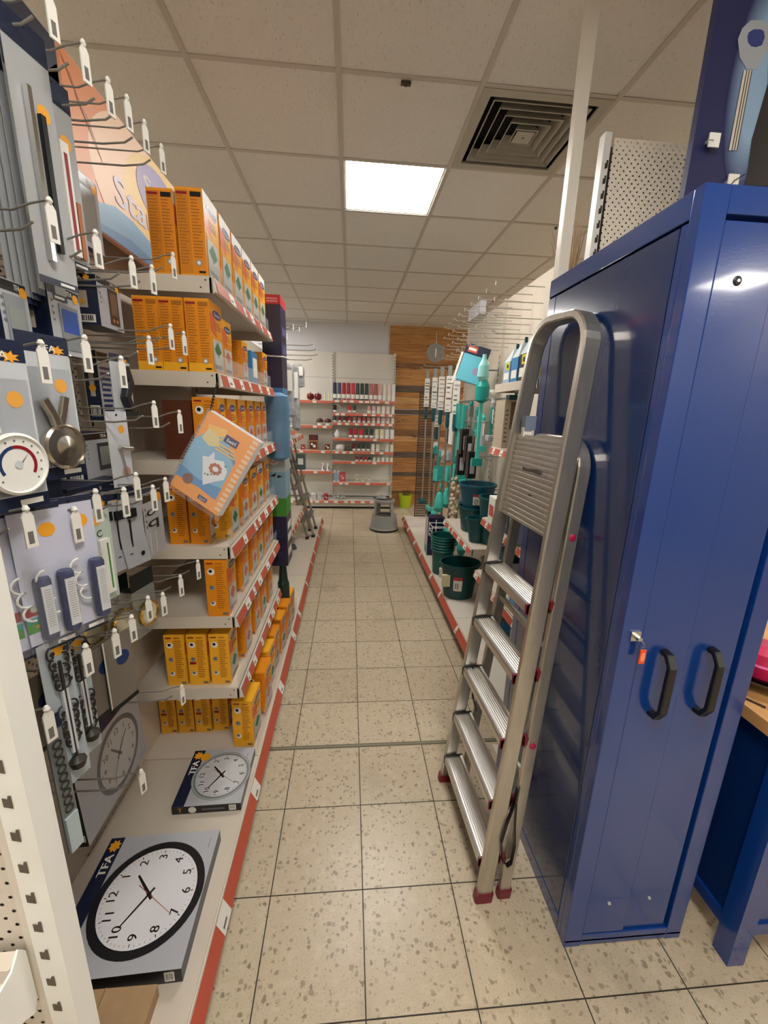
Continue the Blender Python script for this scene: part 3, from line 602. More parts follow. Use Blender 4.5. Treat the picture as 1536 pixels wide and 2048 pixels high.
# stack with brass dials, dark flaps
for k in range(3):
    t = thing('carded_dial', 'dark topped clear pack with a brass dial, %s from the front' % ORD[k], 'hygrometer', group='brass dial packs'); p = P(283, 1150, X=-.58); t.location = (p.x - .045 * k, p.y - .05 * k, p.z); t.rotation_euler.z = -.2
    MB().box(-.002, 0, -.045, .045, -.035, .012, black).box(-.03, 0, -.045, .045, -.037, -.035, black).box(-.0015, -.0005, -.045, .045, -.18, -.035, M('smoke_clear', '#9aa09c', .15, alpha=.35)).build('backing_card', t)
    b = MB(); b.T = Matrix.Translation((.002, 0, -.115)) @ Matrix.Rotation(math.pi / 2, 4, 'Y'); b.lathe([(.036, 0), (.038, .010), (.033, .014), (.031, .008), (.001, .008)], (0, 0, 0), M('brass', '#b99a55', .25, 1), 26, ms=[M('brass', '')] * 2 + [paper, paper][:1] * 0 + [M('brass', ''), M('dial_cream', '#cfc7a8', .4)]); b.build('dial', t)
# garden thermometers with wrought ornament
def garden(label, X, px, py, w, h, rz):
    t = T_('garden_thermometer', label, X, px, py, rz=rz)
    card(MB(), w, h, M('grey_blue_card', '#aab4bb', .45), header=.03, hcol=lgrey, tf=False, dotp=(w * .12, -.012, .011)).build('backing_card', t)
    b = MB(); iron = M('wrought_iron', '#3b3833', .5, .6); x = .008
    for z0 in (-.075, -.20):
        for s in (-1, 1):
            for q in range(4):
                b.tube([(x, s * (.004 + .010 * math.sin(a)) + q * .002 * s, z0 + .022 * q - .014 * math.cos(a) * (1)) for a in [math.pi * i / 7 for i in range(8)]], .0019, iron, 5)
                b.disc((x + .003, s * .012, z0 + .022 * q), (0, 1, 0), (0, 0, 1), .005, iron, 8)
    b.tube([(x, 0, -h + .03), (x, 0, -.03)], .003, iron, 6); b.lathe([(.012, -h + .035), (.016, -h + .05), (.004, -h + .06)], (x, 0, 0), iron, 8); b.build('iron_ornament', t)
    MB().box(.004, .010, -.006, .006, -h + .07, -.09, M('tube_white', '')).build('scale', t); return t
garden('garden thermometer card with wrought iron ornament, the nearer one by the white upright', -.54, 106, 1292, .058, .30, -.3)
garden('garden thermometer card with wrought iron scrolls, right of the nearer ornament card', -.56, 146, 1282, .05, .27, -.3)
t = T_('garden_thermometer', 'narrow black metal thermometer strip hanging lowest beside the white upright', -.53, 98, 1432, rz=-.3)
MB().box(0, .004, -.014, .014, -.30, 0, M('grey_strip', '#7c8386', .4, .4)).quad((.0044, -.014, -.03), (.0044, .014, -.03), (.0044, .014, 0), (.0044, -.014, 0), navy).build('backing_card', t)
b = MB()
for q in range(9): b.disc((.006, 0, -.06 - .018 * q), (0, 1, 0), (0, 0, 1), .009, M('wrought_iron', ''), 9, r2=.006)
b.box(.004, .008, -.012, .012, -.30, -.22, M('ice_plastic', '#b4c6cc', .2)).build('scale', t)
# fan of dark edged cards
for k in range(5):
    t = thing('carded_instrument', 'brown grey card with dark edge, %s from the front of the fan' % ORD[k], 'carded instrument', group='fan of dark cards beside the garden thermometers'); p = P(232, 1270, X=-.60); t.location = (p.x - .024 * k, p.y - .034 * k, p.z - .004 * k); t.rotation_euler = (0, .02 * k, -.3)
    MB().box(-.0016, 0, -.042, .042, -.20, 0, M('taupe_card', '#7d756c', .5)).box(-.0018, .0002, -.042, -.039, -.20, 0, paper).box(-.004, .003, -.042, .042, -.205, -.195, black).disc((.001, .01, -.07), (0, 1, 0), (0, 0, 1), .02, navy2).build('backing_card', t)
# navy flaps (tops of hanging packs) above the pool thermometers
for k, (px, py, X) in enumerate(((60, 955, -.60), (150, 965, -.62), (215, 955, -.66))):
    p = P(px, py, X=X); o = MB().box(-.10, .02, -.045, .045, -.004, .004, navy).box(-.10, -.098, -.045, .045, -.12, 0, navy).box(.018, .02, -.045, .045, -.035, 0, navy).build('carded_instrument', loc=p - V((0, 0, .01)), rot=(0, .06, -.2), bevel=.001)
    tag(o, 'navy topped pack, %s from the left above the pool thermometers' % ORD[k], 'carded instrument', 'navy topped packs')
# small pegs with curled card hooks: loose goods on top pegs
for k, (px, py, X, w, h, m, lab) in enumerate(((40, 470, -.66, .08, .06, black, 'dark blister pack under the tall silver cards at the far left'), (95, 480, -.66, .07, .05, M('silver_card', ''), 'crinkled silver clear pack under the silver thermometer cards'), (140, 500, -.68, .09, .05, black, 'black pack shelf-top of the dark row over the weather station boxes'), (95, 930, -.76, .05, .06, M('rose_print', ''), 'small card with a reddish picture on the perforated panel below the steel dial'))):
    p = P(px, py, X=X); t = thing('blister_pack', lab, 'blister pack', p)
    MB().box(0, .002, -w / 2, w / 2, -h, .02, m).build('backing_card', t); MB().lathe([(.012, -h + .01), (.018, -h + .02), (.016, -.01), (.006, 0)], (.016, 0, 0), clear, 12).lathe([(.006, -h + .012), (.009, -h + .02), (.008, -.016)], (.016, 0, 0), steel, 10).build('blister', t)
# ================================================================== LEFT: CLOCK BOXES (local: lies flat, printed top = +z; 'up' of print = -x, 'right' = +y)
def clock_box(label, loc, w, d, h, ring, face_m, rot=(0, 0, 0), style=0, rr=.155, cc=(0, 0)):
    t = thing('clock_box', label, 'boxed wall clock', loc, rot=rot)
    b = MB().box(-w / 2, w / 2, -d / 2, d / 2, 0, h, lgrey, {'-y': black, '+x': navy, '-x': navy, '+y': navy})
    U, R_ = V((-1, 0, 0)), V((0, 1, 0)); e = h + .0005
    b.quad((-w / 2, -d / 2, e), (-w / 2, d / 2, e), (-w / 2 + .045, d / 2, e), (-w / 2 + .045, -d / 2, e), navy)
    b.text('TFA', (-w / 2 + .036, d * .5 - .125, e + .0003), R_, U, .024, paper, width=.068, bold=.0028)
    b.poly([(-w / 2 + .024 + .02 * (.65 + .35 * (k % 2)) * math.cos(a), d * .5 - .028 + .022 * (.65 + .35 * (k % 2)) * math.sin(a), e + .0004) for k, a in enumerate([math.tau * i / 16 for i in range(16)])], dot)
    # near end print
    if style == 1:
        b.text('T', (-w / 2 + .02, -d / 2 - .0004, h * .2), (1, 0, 0), (0, 0, 1), h * .6, M('gold_print', ''), bold=.001); b.disc((-w / 2 + .075, -d / 2 - .0006, h * .5), (1, 0, 0), (0, 0, 1), h * .42, paper, 16)
        b.lines((-w / 2 + .11, -d / 2 - .0006, h * .35), (1, 0, 0), (0, 0, 1), .09, h * .25, 2, grey)
    b.barcode((w / 2 - .045, -d / 2 - .0005, h * .15), (1, 0, 0), (0, 0, 1), .026, h * .7, paper, print_t)
    b.lines((w / 2 - .02, d / 2 - .06, e), (0, 1, 0), (-1, 0, 0), .035, .006, 1, M('lavender_print', ''))
    b.build('carton', t)
    b = MB(); c = V((cc[0] + .02, cc[1], e + .0003))
    b.disc(c, (1, 0, 0), (0, 1, 0), rr, ring, 48, r2=rr * .86)
    if style == 1: b.disc(c + V((-rr * .8, rr * .82, .0006)), (1, 0, 0), (0, 1, 0), .020, dot, 20); b.disc(c + V((0, 0, .0001)), (1, 0, 0), (0, 1, 0), rr * .975, M('ring_shade_%d' % style, '#3f4043' if style == 0 else '#a7acab', .3), 48, r2=rr * .94)
    b.disc(c, (1, 0, 0), (0, 1, 0), rr * .87, face_m, 48)
    b.build('printed_clock', t)
    b = MB(); c = c + V((0, 0, .0004)); nm = black if style != 2 else print_t
    for k in range(1, 13):
        a = math.tau * k / 12; q = c + (U * math.cos(a) + R_ * math.sin(a)) * rr * .68
        hh = rr * .16; b.text(str(k), q - U * hh * .5, R_, U, hh, nm, center=True, bold=.0008 if style == 0 else .0003)
    for k in range(60):
        a = math.tau * k / 60; u = U * math.cos(a) + R_ * math.sin(a); v = u.cross(V((0, 0, 1))); r0, r1 = rr * (.79 if k % 5 else .77), rr * .82; wd = .0005 if k % 5 else .0012
        b.quad(c + u * r0 - v * wd, c + u * r1 - v * wd, c + u * r1 + v * wd, c + u * r0 + v * wd, nm)
    def hand(a, l0, l1, w0, m, dz):
        u = U * math.cos(a) + R_ * math.sin(a); v = u.cross(V((0, 0, 1))); z = V((0, 0, dz))
        b.quad(c + z - u * l0 - v * w0, c + z + u * l1 - v * w0 * .6, c + z + u * l1 + v * w0 * .6, c + z - u * l0 + v * w0, m)
    hand(math.tau * 1.55 / 12 if style != 2 else 5.6, .018, rr * .5, .005, nm, .0003); hand(math.tau * 10.05 / 12 if style != 2 else .8, .02, rr * .6, .0035, nm, .0005)
    hand(math.tau * 7.15 / 12, .05, rr * .62, .0011, M('second_hand', '#a3594e', .4), .0007); b.disc(c + V((0, 0, .0009)), (1, 0, 0), (0, 1, 0), .007, nm, 14)
    b.build('printed_dial', t); return t
clock_box('large boxed wall clock with black rim lying on the base shelf nearest the camera', (-.625, .985, .17), .36, .375, .05, M('rim_black', '#1b1b1f', .3), M('dial_white', '#dedee2', .4), (0, 0, .03), 0, .158)
clock_box('smaller boxed wall clock with silver rim lying on the base shelf', (-.538, 1.42, .17), .255, .265, .035, M('rim_silver', '#7f8685', .35), M('dial_silver', '#c3c5c8', .4), (0, 0, .02), 1, .115)
# standing clock box leaning against the back panel: print up = +z, face +x
clock_box('boxed grey clock standing upright against the back panel behind the peg hooks', (-.868, 1.27, .47), .34, .38, .04, M('rim_silver2', '#6e6f73', .35), M('dial_silver', ''), (0, math.radians(88), 0), 2, .13, (0.0, .03))
p = P(275, 2010, Z=.24); t = thing('cardboard_carton', 'plain brown cardboard carton under the near edge of the large clock box', 'carton', (-.60, .705, .17))
MB().box(-.14, .11, -.16, .075, 0, .044, cardboard).build('carton', t, bevel=.002); MB().box(-.02, -.016, -.16, .075, .0442, .0446, M('tape', '#8f7450', .3)).build('packing_tape', t)

# ================================================================== ORANGE BOXES
def orange_box(label, x, y, z, w, d, h, style=0, rz=0, rot=None, group=None, tilt=0):
    """x = front (+x side), y = near side; w along x (side you see from the aisle end), d along y (front face)"""
    o_c = V((x - w / 2, y + d / 2, z)); b = MB(); base = [orange, orange2, yellow][style % 3]
    top = yellow if style in (2, 4) else base
    b.box(-w / 2, w / 2, -d / 2, d / 2, 0, h, base, {'+z': top})
    ys = -d / 2 - .0005; q = lambda u0, u1, v0, v1, m, e=0: b.quad((-w / 2 + w * u0, ys - e, h * v0), (-w / 2 + w * u1, ys - e, h * v0), (-w / 2 + w * u1, ys - e, h * v1), (-w / 2 + w * u0, ys - e, h * v1), m)
    if style in (0, 3):   # two text columns
        q(.02, .49, .02, .97, brownish if style == 0 else orange2); q(.51, .98, .02, .97, orange2)
        b.lines((-w / 2 + w * .06, ys - .0005, h * .12), (1, 0, 0), (0, 0, 1), w * .38, h * .8, 22, print_o, .4, 3); b.lines((-w / 2 + w * .55, ys - .0005, h * .2), (1, 0, 0), (0, 0, 1), w * .38, h * .72, 20, print_o, .4, 5)
        q(.55, .95, .90, .955, dark if style == 0 else print_o, .0006); q(.04, .44, .92, .95, redd, .0006)
        q(.70, .95, .03, .055, black, .0008)
        b.disc((w * .22, ys - .001, h * .15), (1, 0, 0), (0, 0, 1), w * .12, grey, 14); b.disc((w * .22, ys - .0013, h * .15), (1, 0, 0), (0, 0, 1), w * .07, paper, 10)
        if style == 3: q(.0, 1, 0, .12, yellow, .0003)
    else:
        b.lines((-w / 2 + w * .48, ys - .0005, h * .14), (1, 0, 0), (0, 0, 1), w * .42, h * .76, 20, print_o, .4, 3)
        q(.08, .38, .93, .955, redd, .0006); q(.5, .8, .93, .95, print_o, .0006)
        for k, v in enumerate((.80, .52, .24)):
            b.disc((-w * .22, ys - .0008, h * v), (1, 0, 0), (0, 0, 1), w * (.17 if k == 0 else .13), paper if k != 1 else grey, 16); b.disc((-w * .24, ys - .0011, h * (v + .01)), (1, 0, 0), (0, 0, 1), w * .085, black if k == 0 else print_t, 12)
        q(.70, .95, .03, .075, print_t, .0008)
        if style == 5: q(0, 1, 0, .16, yellow, .0003); q(.10, .42, .42, .47, redd, .0012)
    # aisle face (+x)
    xe = w / 2 + .0005; g = lambda u0, u1, v0, v1, m, e=0: b.quad((xe + e, -d / 2 + d * u0, h * v0), (xe + e, -d / 2 + d * u1, h * v0), (xe + e, -d / 2 + d * u1, h * v1), (xe + e, -d / 2 + d * u0, h * v1), m)
    g(.0, 1, .60, 1, yellow if style in (1, 2, 4) else paper if style == 0 else orange)
    if style == 0: b.poly([(xe + .0003, -d / 2, h * .52), (xe + .0003, d / 2, h * .35), (xe + .0003, d / 2, h * .80), (xe + .0003, 0, h * .9), (xe + .0003, -d / 2, h * .72)], yellow)
    b.poly([(xe + .0005, -d / 2, h * .60), (xe + .0005, -d * .0, h * .52), (xe + .0005, -d * .1, h * .80), (xe + .0005, -d / 2, h * .84)], M('vermilion_print', '#d95f22', .4))
    b.disc((xe + .0007, d * .08, h * .84), (0, 1, 0), (0, 0, 1), d * .36, M('oval_purple', '#37356b', .4), 20, ry=h * .06)
    b.text('Swirl', (xe + .001, d * .08, h * .815), (0, 1, 0), (0, 0, 1), h * .05, paper, width=d * .5, center=True)
    b.lines((xe + .0009, -d * .2, h * .62), (0, 1, 0), (0, 0, 1), d * .6, h * .12, 3, print_o, .5)
    g(.12, .9, .04, .48, M('cut_grey', '#b7b9b4', .5), .0006); b.poly([(xe + .0009, -d * .28, h * .34), (xe + .0009, 0, h * .22), (xe + .0009, d * .3, h * .33), (xe + .0009, .0, h * .46)], [M('clover', '#2c6b3e', .5), M('print_rose', '#b5634f', .5), M('clover', '')][style % 3])
    g(.2, .8, .06, .12, print_t, .0009)
    o = b.build('vacuum_bag_box', loc=o_c, rot=rot or (tilt, 0, rz)); tag(o, label, 'vacuum bag box', group); return o
rnd = random.Random(11)
G1 = 'orange vacuum bag boxes'
y = 1.505
for k in range(6):
    orange_box('tall orange and white box, %s from the camera, front of topmost shelf' % ORD[k], -.462, y, 2.09, .082, .145, .245, 0, rnd.uniform(-.02, .02), group=G1); 
    if k < 3: orange_box('tall orange box, %s from the camera in the back row of the topmost shelf' % ORD[k], -.552, y, 2.09, .078, .145, .238, 0, rnd.uniform(-.02, .02), group=G1)
    y += .16
for k, x in enumerate((-.465, -.548, -.628)): orange_box('orange box at the camera end of the second shelf from top, %s from the aisle' % ORD[k], x, 1.505, 1.795, .078, .13, .228, 3, group=G1)
orange_box('orange box behind the end one on the second shelf from top, aisle side', -.47, 1.65, 1.795, .07, .12, .2, 1, group=G1)
orange_box('orange box turned sideways in the middle of the second shelf from top', -.475, 1.95, 1.795, .11, .10, .17, 1, group=G1)
orange_box('last orange box at the far end of the second shelf from top', -.462, 2.32, 1.795, .05, .12, .17, 1, group=G1)
o = MB().box(-.04, .04, -.06, .06, 0, .15, M('pack_blue', '#2f7fb5', .4)).quad((.0405, -.04, .03), (.0405, .05, .03), (.0405, .05, .12), (.0405, -.04, .12), paper).build('filter_pack', loc=(-.51, 2.17, 1.795), bevel=.004); tag(o, 'blue and white pack between the orange boxes on the second shelf from top', 'filter pack')
o = MB().box(-.05, .05, -.05, .05, 0, .21, M('brown_print', '#5a2a14', .5)).build('vacuum_bag_box', loc=(-.615, 1.60, 1.49)); tag(o, 'dark brown box at the camera end of the third shelf from top', 'vacuum bag box')
y = 1.53
for k in range(6): orange_box('slim orange and yellow box, %s from the camera on the third shelf from top' % ORD[k], -.468, y, 1.49, .085, .12 if k else .09, .222, 1, group=G1); y += .155 if k else .12
for k, x in enumerate((-.53, -.605)): orange_box('orange box low behind the catalogue, %s from the aisle on the third shelf from bottom' % ORD[k], x, 1.53, 1.17, .068, .12, .225, 1, group=G1)
for k, (y, st) in enumerate(((1.60, 2), (1.78, 4), (1.95, 1), (2.10, 0), (2.27, 1))): orange_box('orange box, %s from the camera along the front of the third shelf from bottom' % ORD[k], -.468, y, 1.17, .08, .13, .225, st, group=G1)
for k, (y, st) in enumerate(((1.505, 1), (1.72, 4), (1.90, 1), (2.04, 3), (2.2, 1), (2.34, 4))): orange_box('orange box, %s from the camera along the front of the second shelf from bottom' % ORD[k], -.468, y, .88, .08, .12, .235, st, group=G1)
for k, (x, rz) in enumerate(((-.487, 0), (-.575, .02), (-.662, .0))): orange_box('orange box at the camera end of the lowest shelf, %s from the aisle' % ORD[k], x, 1.53, .555, .078, .12, .232, 2 if k != 1 else 5, group=G1)
for k, (y, st) in enumerate(((1.72, 4), (1.92, 1), (2.08, 3), (2.27, 4))): orange_box('orange box, %s from the camera behind the end ones on the lowest shelf' % ORD[k], -.472, y, .555, .08, .13, .23, st, group=G1)
for k in range(4): orange_box('orange box with yellow foot on the base shelf, %s from the back panel' % ORD[k], -.805 + .079 * k, 1.70 + .008 * (k == 3), .17, .072, .12, .235, 5, group=G1)
for k, (y, st, dx, tl, ww) in enumerate(((1.60, 2, 0, -.06, .09), (1.80, 1, .015, -.08, .09), (1.98, 2, .0, -.1, .085), (2.14, 1, 0, -.1, .09), (2.33, 3, .01, -.1, .085), (2.50, 1, .02, -.08, .085), (2.68, 3, .02, -.06, .085))):
    orange_box('orange box at the aisle edge of the base shelf, %s from the camera' % ORD[k], -.425 + dx, y, .171, ww, .14, .235, st, rz=-.05, tilt=tl * .4, group=G1)
b = MB().box(-.405, -.402, 1.56, 2.95, .171, .26, clear); o = b.build('clear_front_stop', loc=(0, 0, 0)); tag(o, 'clear upright plastic strip along the aisle edge of the base shelf', 'shelf divider')
# catalogue hanging from a chain
Yc = 1.42; TL, TR, BR, BL = P(418, 820, Y=Yc), P(520, 885, Y=Yc + .02), P(435, 1032, Y=Yc - .02), P(340, 968, Y=Yc - .04)
t = thing('catalogue', 'orange and blue spiral bound product catalogue hanging askew from the shelf corner', 'catalogue', TL)
def bil(u, v, e=0):
    n = (TR - TL).cross(BL - TL).normalized(); n = n if n.y < 0 else -n
    return TL.lerp(TR, u).lerp(BL.lerp(BR, u), v) + n * e
b = MB(); th = .016
fr4 = [bil(0, 0, 0), bil(1, 0, 0), bil(1, 1, 0), bil(0, 1, 0)]; OFF = V((.012, .016, -.002)); bk4 = [q + OFF for q in fr4]
pg = M('page_edges', '#bfc1c2', .6); b.add(fr4 + bk4, [(4, 5, 6, 7), (0, 1, 5, 4), (1, 2, 6, 5), (2, 3, 7, 6), (3, 0, 4, 7)], pg); b.add(fr4, [(0, 1, 2, 3)], M('cover_orange', '#f0a050', .35))
E_ = .0006; rq = lambda u0, u1, v0, v1, m, e: b.quad(bil(u0, v0, e), bil(u1, v0, e), bil(u1, v1, e), bil(u0, v1, e), m)
b.poly([bil(.0, .38, E_), bil(.12, .25, E_), bil(.45, .18, E_), bil(.75, .30, E_), bil(.80, .36, E_), bil(.82, .86, E_), bil(.45, .84, E_), bil(0, .86, E_)], M('cover_sky', '#88b7d8', .35))
b.poly([bil(.0, .72, E_ * 2), bil(.4, .76, E_ * 2), bil(.82, .70, E_ * 2), bil(.82, .86, E_ * 2), bil(.45, .84, E_ * 2), bil(0, .86, E_ * 2)], M('cover_blue', '#5d95c8', .35))
b.poly([bil(.1, .14, E_), bil(.42, .08, E_), bil(.5, .2, E_), bil(.2, .3, E_)], M('cover_yellow', '#eec06a', .35))
b.poly([bil(*q, E_ * 3) for q in ((.26, .50), (.36, .47), (.40, .38), (.47, .46), (.62, .42), (.76, .50), (.78, .60), (.62, .70), (.50, .79), (.42, .70), (.36, .62))], M('cover_white', '#dfe4ea', .35))
uq = (bil(1, 0) - bil(0, 0)).normalized(); vq = (bil(0, 0) - bil(0, 1)).normalized(); fc = bil(.56, .55, E_ * 4)
for k in range(9): a = math.tau * k / 9; b.disc(fc + uq * (.016 * math.cos(a)) + vq * (.014 * math.sin(a)), uq, vq, .0065, M('print_rose', ''), 8)
for k in range(6): b.disc(bil(.44 + .05 * k, .66 - .008 * k * k, E_ * 5), uq, vq, .0035, green if k % 2 else grey, 8)
b.poly([bil(.42, .30, E_ * 3), bil(.62, .27, E_ * 3), bil(.80, .35, E_ * 3), bil(.81, .40, E_ * 3), bil(.62, .31, E_ * 3)], M('cover_arc', '#7b86a0', .4))
b.poly([bil(.14, .18, E_ * 1.5), bil(.34, .20, E_ * 1.5), bil(.44, .30, E_ * 1.5), bil(.28, .36, E_ * 1.5), bil(.10, .32, E_ * 1.5)], M('cover_pale_yellow', '#d9cf9a', .4))
b.disc(bil(.22, .82, E_ * 4), (bil(1, 0) - bil(0, 0)).normalized(), (bil(0, 0) - bil(0, 1)).normalized(), .017, M('face_print', '#7d5a52', .4), 14)
uu = (bil(1, 0) - bil(0, 0)).normalized(); vv = (bil(0, 0) - bil(0, 1)).normalized()
rq(.44, .70, .13, .22, M('oval_purple', ''), E_ * 2); b.text('Swirl', bil(.57, .20, E_ * 4), uu, vv, .012, paper, width=.032, center=True, bold=.0006)
b.lines(bil(.38, .36, E_ * 3), uu, vv, .075, .03, 3, M('cover_yellow', ''), .5); rq(.52, .70, .905, .955, M('oval_purple', ''), E_ * 2); b.text('Swirl', bil(.61, .945, E_ * 4), uu, vv, .008, paper, width=.022, center=True)
for k in range(15): rq(.88, .99, .02 + .064 * k, .055 + .064 * k, M('tab_cream', '#e8cdb0', .5), E_ * 2)
_bl(b, 'printed_cover', t)
b = MB()
for k in range(26):
    v = .02 + .96 * k / 25; c = bil(-.004, v, -th / 2); n = (bil(0, 0, 1) - bil(0, 0, 0)); b.tube([c + uu * (.007 * math.cos(a)) + n * (.011 * math.sin(a)) for a in [math.tau * i / 8 for i in range(9)]], .0009, wire, 4, False)
_bl(b, 'spiral_binding', t)
b = MB().tube([V((-.452, 1.497, 1.76)), V((-.456, 1.46, 1.72)), TL + V((.003, 0, -.004))], .0018, black, 5)
for k in range(8): b.lathe([(.0012, 0), (.0034, .004), (.0012, .008)], V((-.453, 1.49 - .008 * k, 1.75 - .010 * k)), black, 6)
_bl(b, 'black_chain', t)
b = MB().add([bil(-.03, -.02, .004), bil(1.06, -.02, .004), bil(1.06, 1.05, .004), bil(-.06, 1.05, .006)], [(0, 1, 2, 3)], clear2); _bl(b, 'clear_sleeve', t)
# ================================================================== LEFT, FURTHER BACK
t = thing('ironing_board_carton', 'tall narrow navy, blue and green carton just past the orange boxes', 'ironing board', (-.445, 2.62, .17))
xa, xb, ya, yb = -.515, -.405, 2.60, 2.80
b = MB(); nv = M('carton_navy', '#1b1c40', .35)
segs = [(.66, 1.0, nv), (1.0, 1.12, green), (1.12, 1.29, M('carton_sky', '#7fa6bc', .4)), (1.29, 1.46, M('carton_pale', '#a9b3b6', .4)), (1.46, 1.52, nv), (1.52, 1.80, M('carton_blue', '#3a76a6', .35)), (1.80, 2.26, nv), (2.26, 2.31, M('carton_red', '#b5283a', .35))]
for a, c, m in segs: b.box(xa, xb, ya, yb, a, c, m)
e = ya - .001
b.disc((-.475, e, 1.40), (1, 0, 0), (0, 0, 1), .042, M('carton_red', ''), 20, a0=0, a1=math.pi); b.disc((-.475, e, 1.37), (1, 0, 0), (0, 0, 1), .035, paper, 20); b.disc((-.475, e - .0004, 1.37), (1, 0, 0), (0, 0, 1), .022, M('carton_red', ''), 20, r2=.017)
b.poly([(-.50, e, 1.265), (-.46, e, 1.285), (-.47, e, 1.26)], black); b.poly([(-.455, e, 1.25), (-.42, e, 1.262), (-.455, e, 1.272)], black); b.lines((-.505, e, .72), (1, 0, 0), (0, 0, 1), .07, .2, 9, navy2, .3)
b.lines((xa + .03, e, 2.268), (1, 0, 0), (0, 0, 1), .07, .028, 2, M('carton_pink', '#d98a94', .4), .6)
for z in (.72, .82, .90, 2.0, 2.1): b.quad((xb + .001, ya + .03, z), (xb + .001, ya + .17, z), (xb + .001, ya + .17, z + .05), (xb + .001, ya + .03, z + .05), paper if z < 1 else M('carton_violet', '#4b4a78', .4))
_bl(b, 'carton', t)
_bl(MB().lathe([(.03, .17), (.045, .19), (.04, .5), (.032, .52), (.02, .66)], (-.455, 2.69, 0), M('stand_green', '#12312b', .5), 14), 'stand_tube', t)
_bl(MB().tube([(-.53, ya - .004, 1.98), (-.39, ya - .008, 1.975), (-.385, yb, 1.985)], .004, paper, 6), 'white_strap', t)
t = thing('duvet_bag', 'blue fabric pack in crumpled clear wrap bulging in front of the tall carton', 'textile pack', (-.43, 2.535, 1.55))
b = MB(); n = 14
R = random.Random(5)
pr_ = [(.02, -.21), (.055, -.19), (.062, -.1), (.060, 0), (.064, .1), (.058, .17), (.02, .19)]
b.lathe([(r + .003 * R.random(), z) for r, z in pr_], (-.43, 2.535, 1.58), M('fabric_blue', '#3d7fae', .5, var=.15, vscale=12), 16, sx=1.1, sy=.75); _bl(b, 'folded_fabric', t)
_bl(MB().lathe([(r + .006 + .006 * R.random(), z) for r, z in pr_], (-.43, 2.535, 1.58), clear2, 12, sx=1.1, sy=.75), 'clear_wrap', t)
t = thing('iron_rest', 'black bracket with strap between the blue pack and the carton print', 'bracket', (-.43, 2.56, 1.44))
_bl(MB().box(-.47, -.40, 2.54, 2.595, 1.43, 1.475, black).sweep([(-.41, 2.55, 1.47), (-.40, 2.54, 1.42), (-.415, 2.55, 1.39)], (0, 1, 0), .02, .018, black), 'bracket_body', t)
# wire hooks high up beyond the carton
lr = thing('peg_hook', 'x', 'hook', group='far bare hooks on the left run'); MB().tube([(-.33, 0, 0), (-.04, 0, 0), (0, 0, .015)], .004, wire).build('peg_wire', lr); MB().box(0, .003, -.012, .012, -.01, .03, paper).build('price_tag', lr)
spots = [(612, 653, 3.3), (598, 660, 3.5), (586, 658, 3.2), (573, 676, 3.0), (627, 692, 4.3), (633, 702, 4.5), (636, 712, 4.8), (625, 721, 4.3)]
for k, (px, py, yy) in enumerate(spots):
    lab = 'long bare wire hook pointing into the aisle past the tall carton, %s from the top' % ORD[k]; p = P(px, py, Y=yy)
    if k == 0: lr.location = p; lr['label'] = lab
    else: dup(lr, p, lab, scale=(1.6 if k > 3 else 1, 1, 1))
# ironing board covers hanging
fab = M('crumpled_grey_fabric', '#8f9194', .6, var=.35, vscale=22)
for k, (px, py0, py1, yy, w) in enumerate(((578, 727, 835, 3.45, .085), (590, 728, 862, 3.7, .08), (600, 728, 775, 4.0, .09))):
    a, c = P(px, py0, Y=yy), P(px, py1, Y=yy); hh = a.z - c.z; t = thing('ironing_board_cover', 'grey patterned folded cover in a clear pack hanging past the carton, %s from the left' % ORD[k], 'ironing board cover', a, group='hanging covers')
    R = random.Random(k); MB().lathe([(.01, -hh), (w * .5, -hh * .95), (w * .45, -hh * .6), (w * .5, -hh * .3), (w * .42, -.03), (.012, 0)], (0, 0, 0), fab, 10, sx=.9, sy=.45).build('folded_fabric', t)
    MB().box(-w * .3, w * .3, -.03, -.026, -hh * .5, -hh * .12, paper).build('sleeve_card', t)
# small stacked packs on the near far-shelf
for k, (z, m) in enumerate(((1.42, paper), (1.455, salmon), (1.49, paper))):
    p = P(590, 850, Y=3.9); o = MB().box(-.13, .13, -.12, .12, 0, .034, m).quad((-.1, -.1205, .008), (.05, -.1205, .008), (.05, -.1205, .024), (-.1, -.1205, .024), navy2).build('flat_pack', loc=(-.62, 3.85, z), bevel=.003); tag(o, 'flat white pack in the small stack on the far left shelf, %s from below' % ORD[k], 'flat pack', 'flat packs')
# ladders leaning on the far left run
def lean_ladder(label, x0, y0, xt, zt, w=.36):
    t = thing('leaning_ladder', label, 'ladder', (x0, y0, .17)); sd = (0, 1, 0)
    alu2 = alu_mat('ladder_alu_far' + str(w), '#a8a59f', .3, (1, 1, 1))
    for dy in (0, w):
        b = MB().sweep([(x0, y0 + dy, .185), (xt, y0 + dy, zt)], sd, .045, .022, alu2); _bl(b, 'rail', t); _bl(MB().box(x0 - .02, x0 + .02, y0 + dy - .025, y0 + dy + .025, .17, .20, black), 'rubber_foot', t)
    n = 7
    for k in range(1, n): s = k / n; _bl(MB().box(x0 + (xt - x0) * s - .03, x0 + (xt - x0) * s + .03, y0, y0 + w, .185 + (zt - .185) * s - .012, .185 + (zt - .185) * s + .012, alu2), 'rung', t)
    return t
lean_ladder('aluminium ladder leaning over the far left base shelf, the one nearer the aisle', -.435, 4.80, -.80, 1.75, .36)
lean_ladder('aluminium ladder leaning on the far left run, behind the one nearer the aisle', -.50, 4.72, -.84, 1.55, .34)
o = MB().box(-.05, .05, -.04, .04, 0, .18, M('pack_greygreen', '#4c5a58', .5)).quad((-.03, -.041, .06), (.03, -.041, .06), (.03, -.041, .13), (-.03, -.041, .13), paper).build('sole_plate_pack', loc=(-.56, 4.76, 1.0), bevel=.006); tag(o, 'small grey green pack hung on the leaning ladder rail', 'pack')
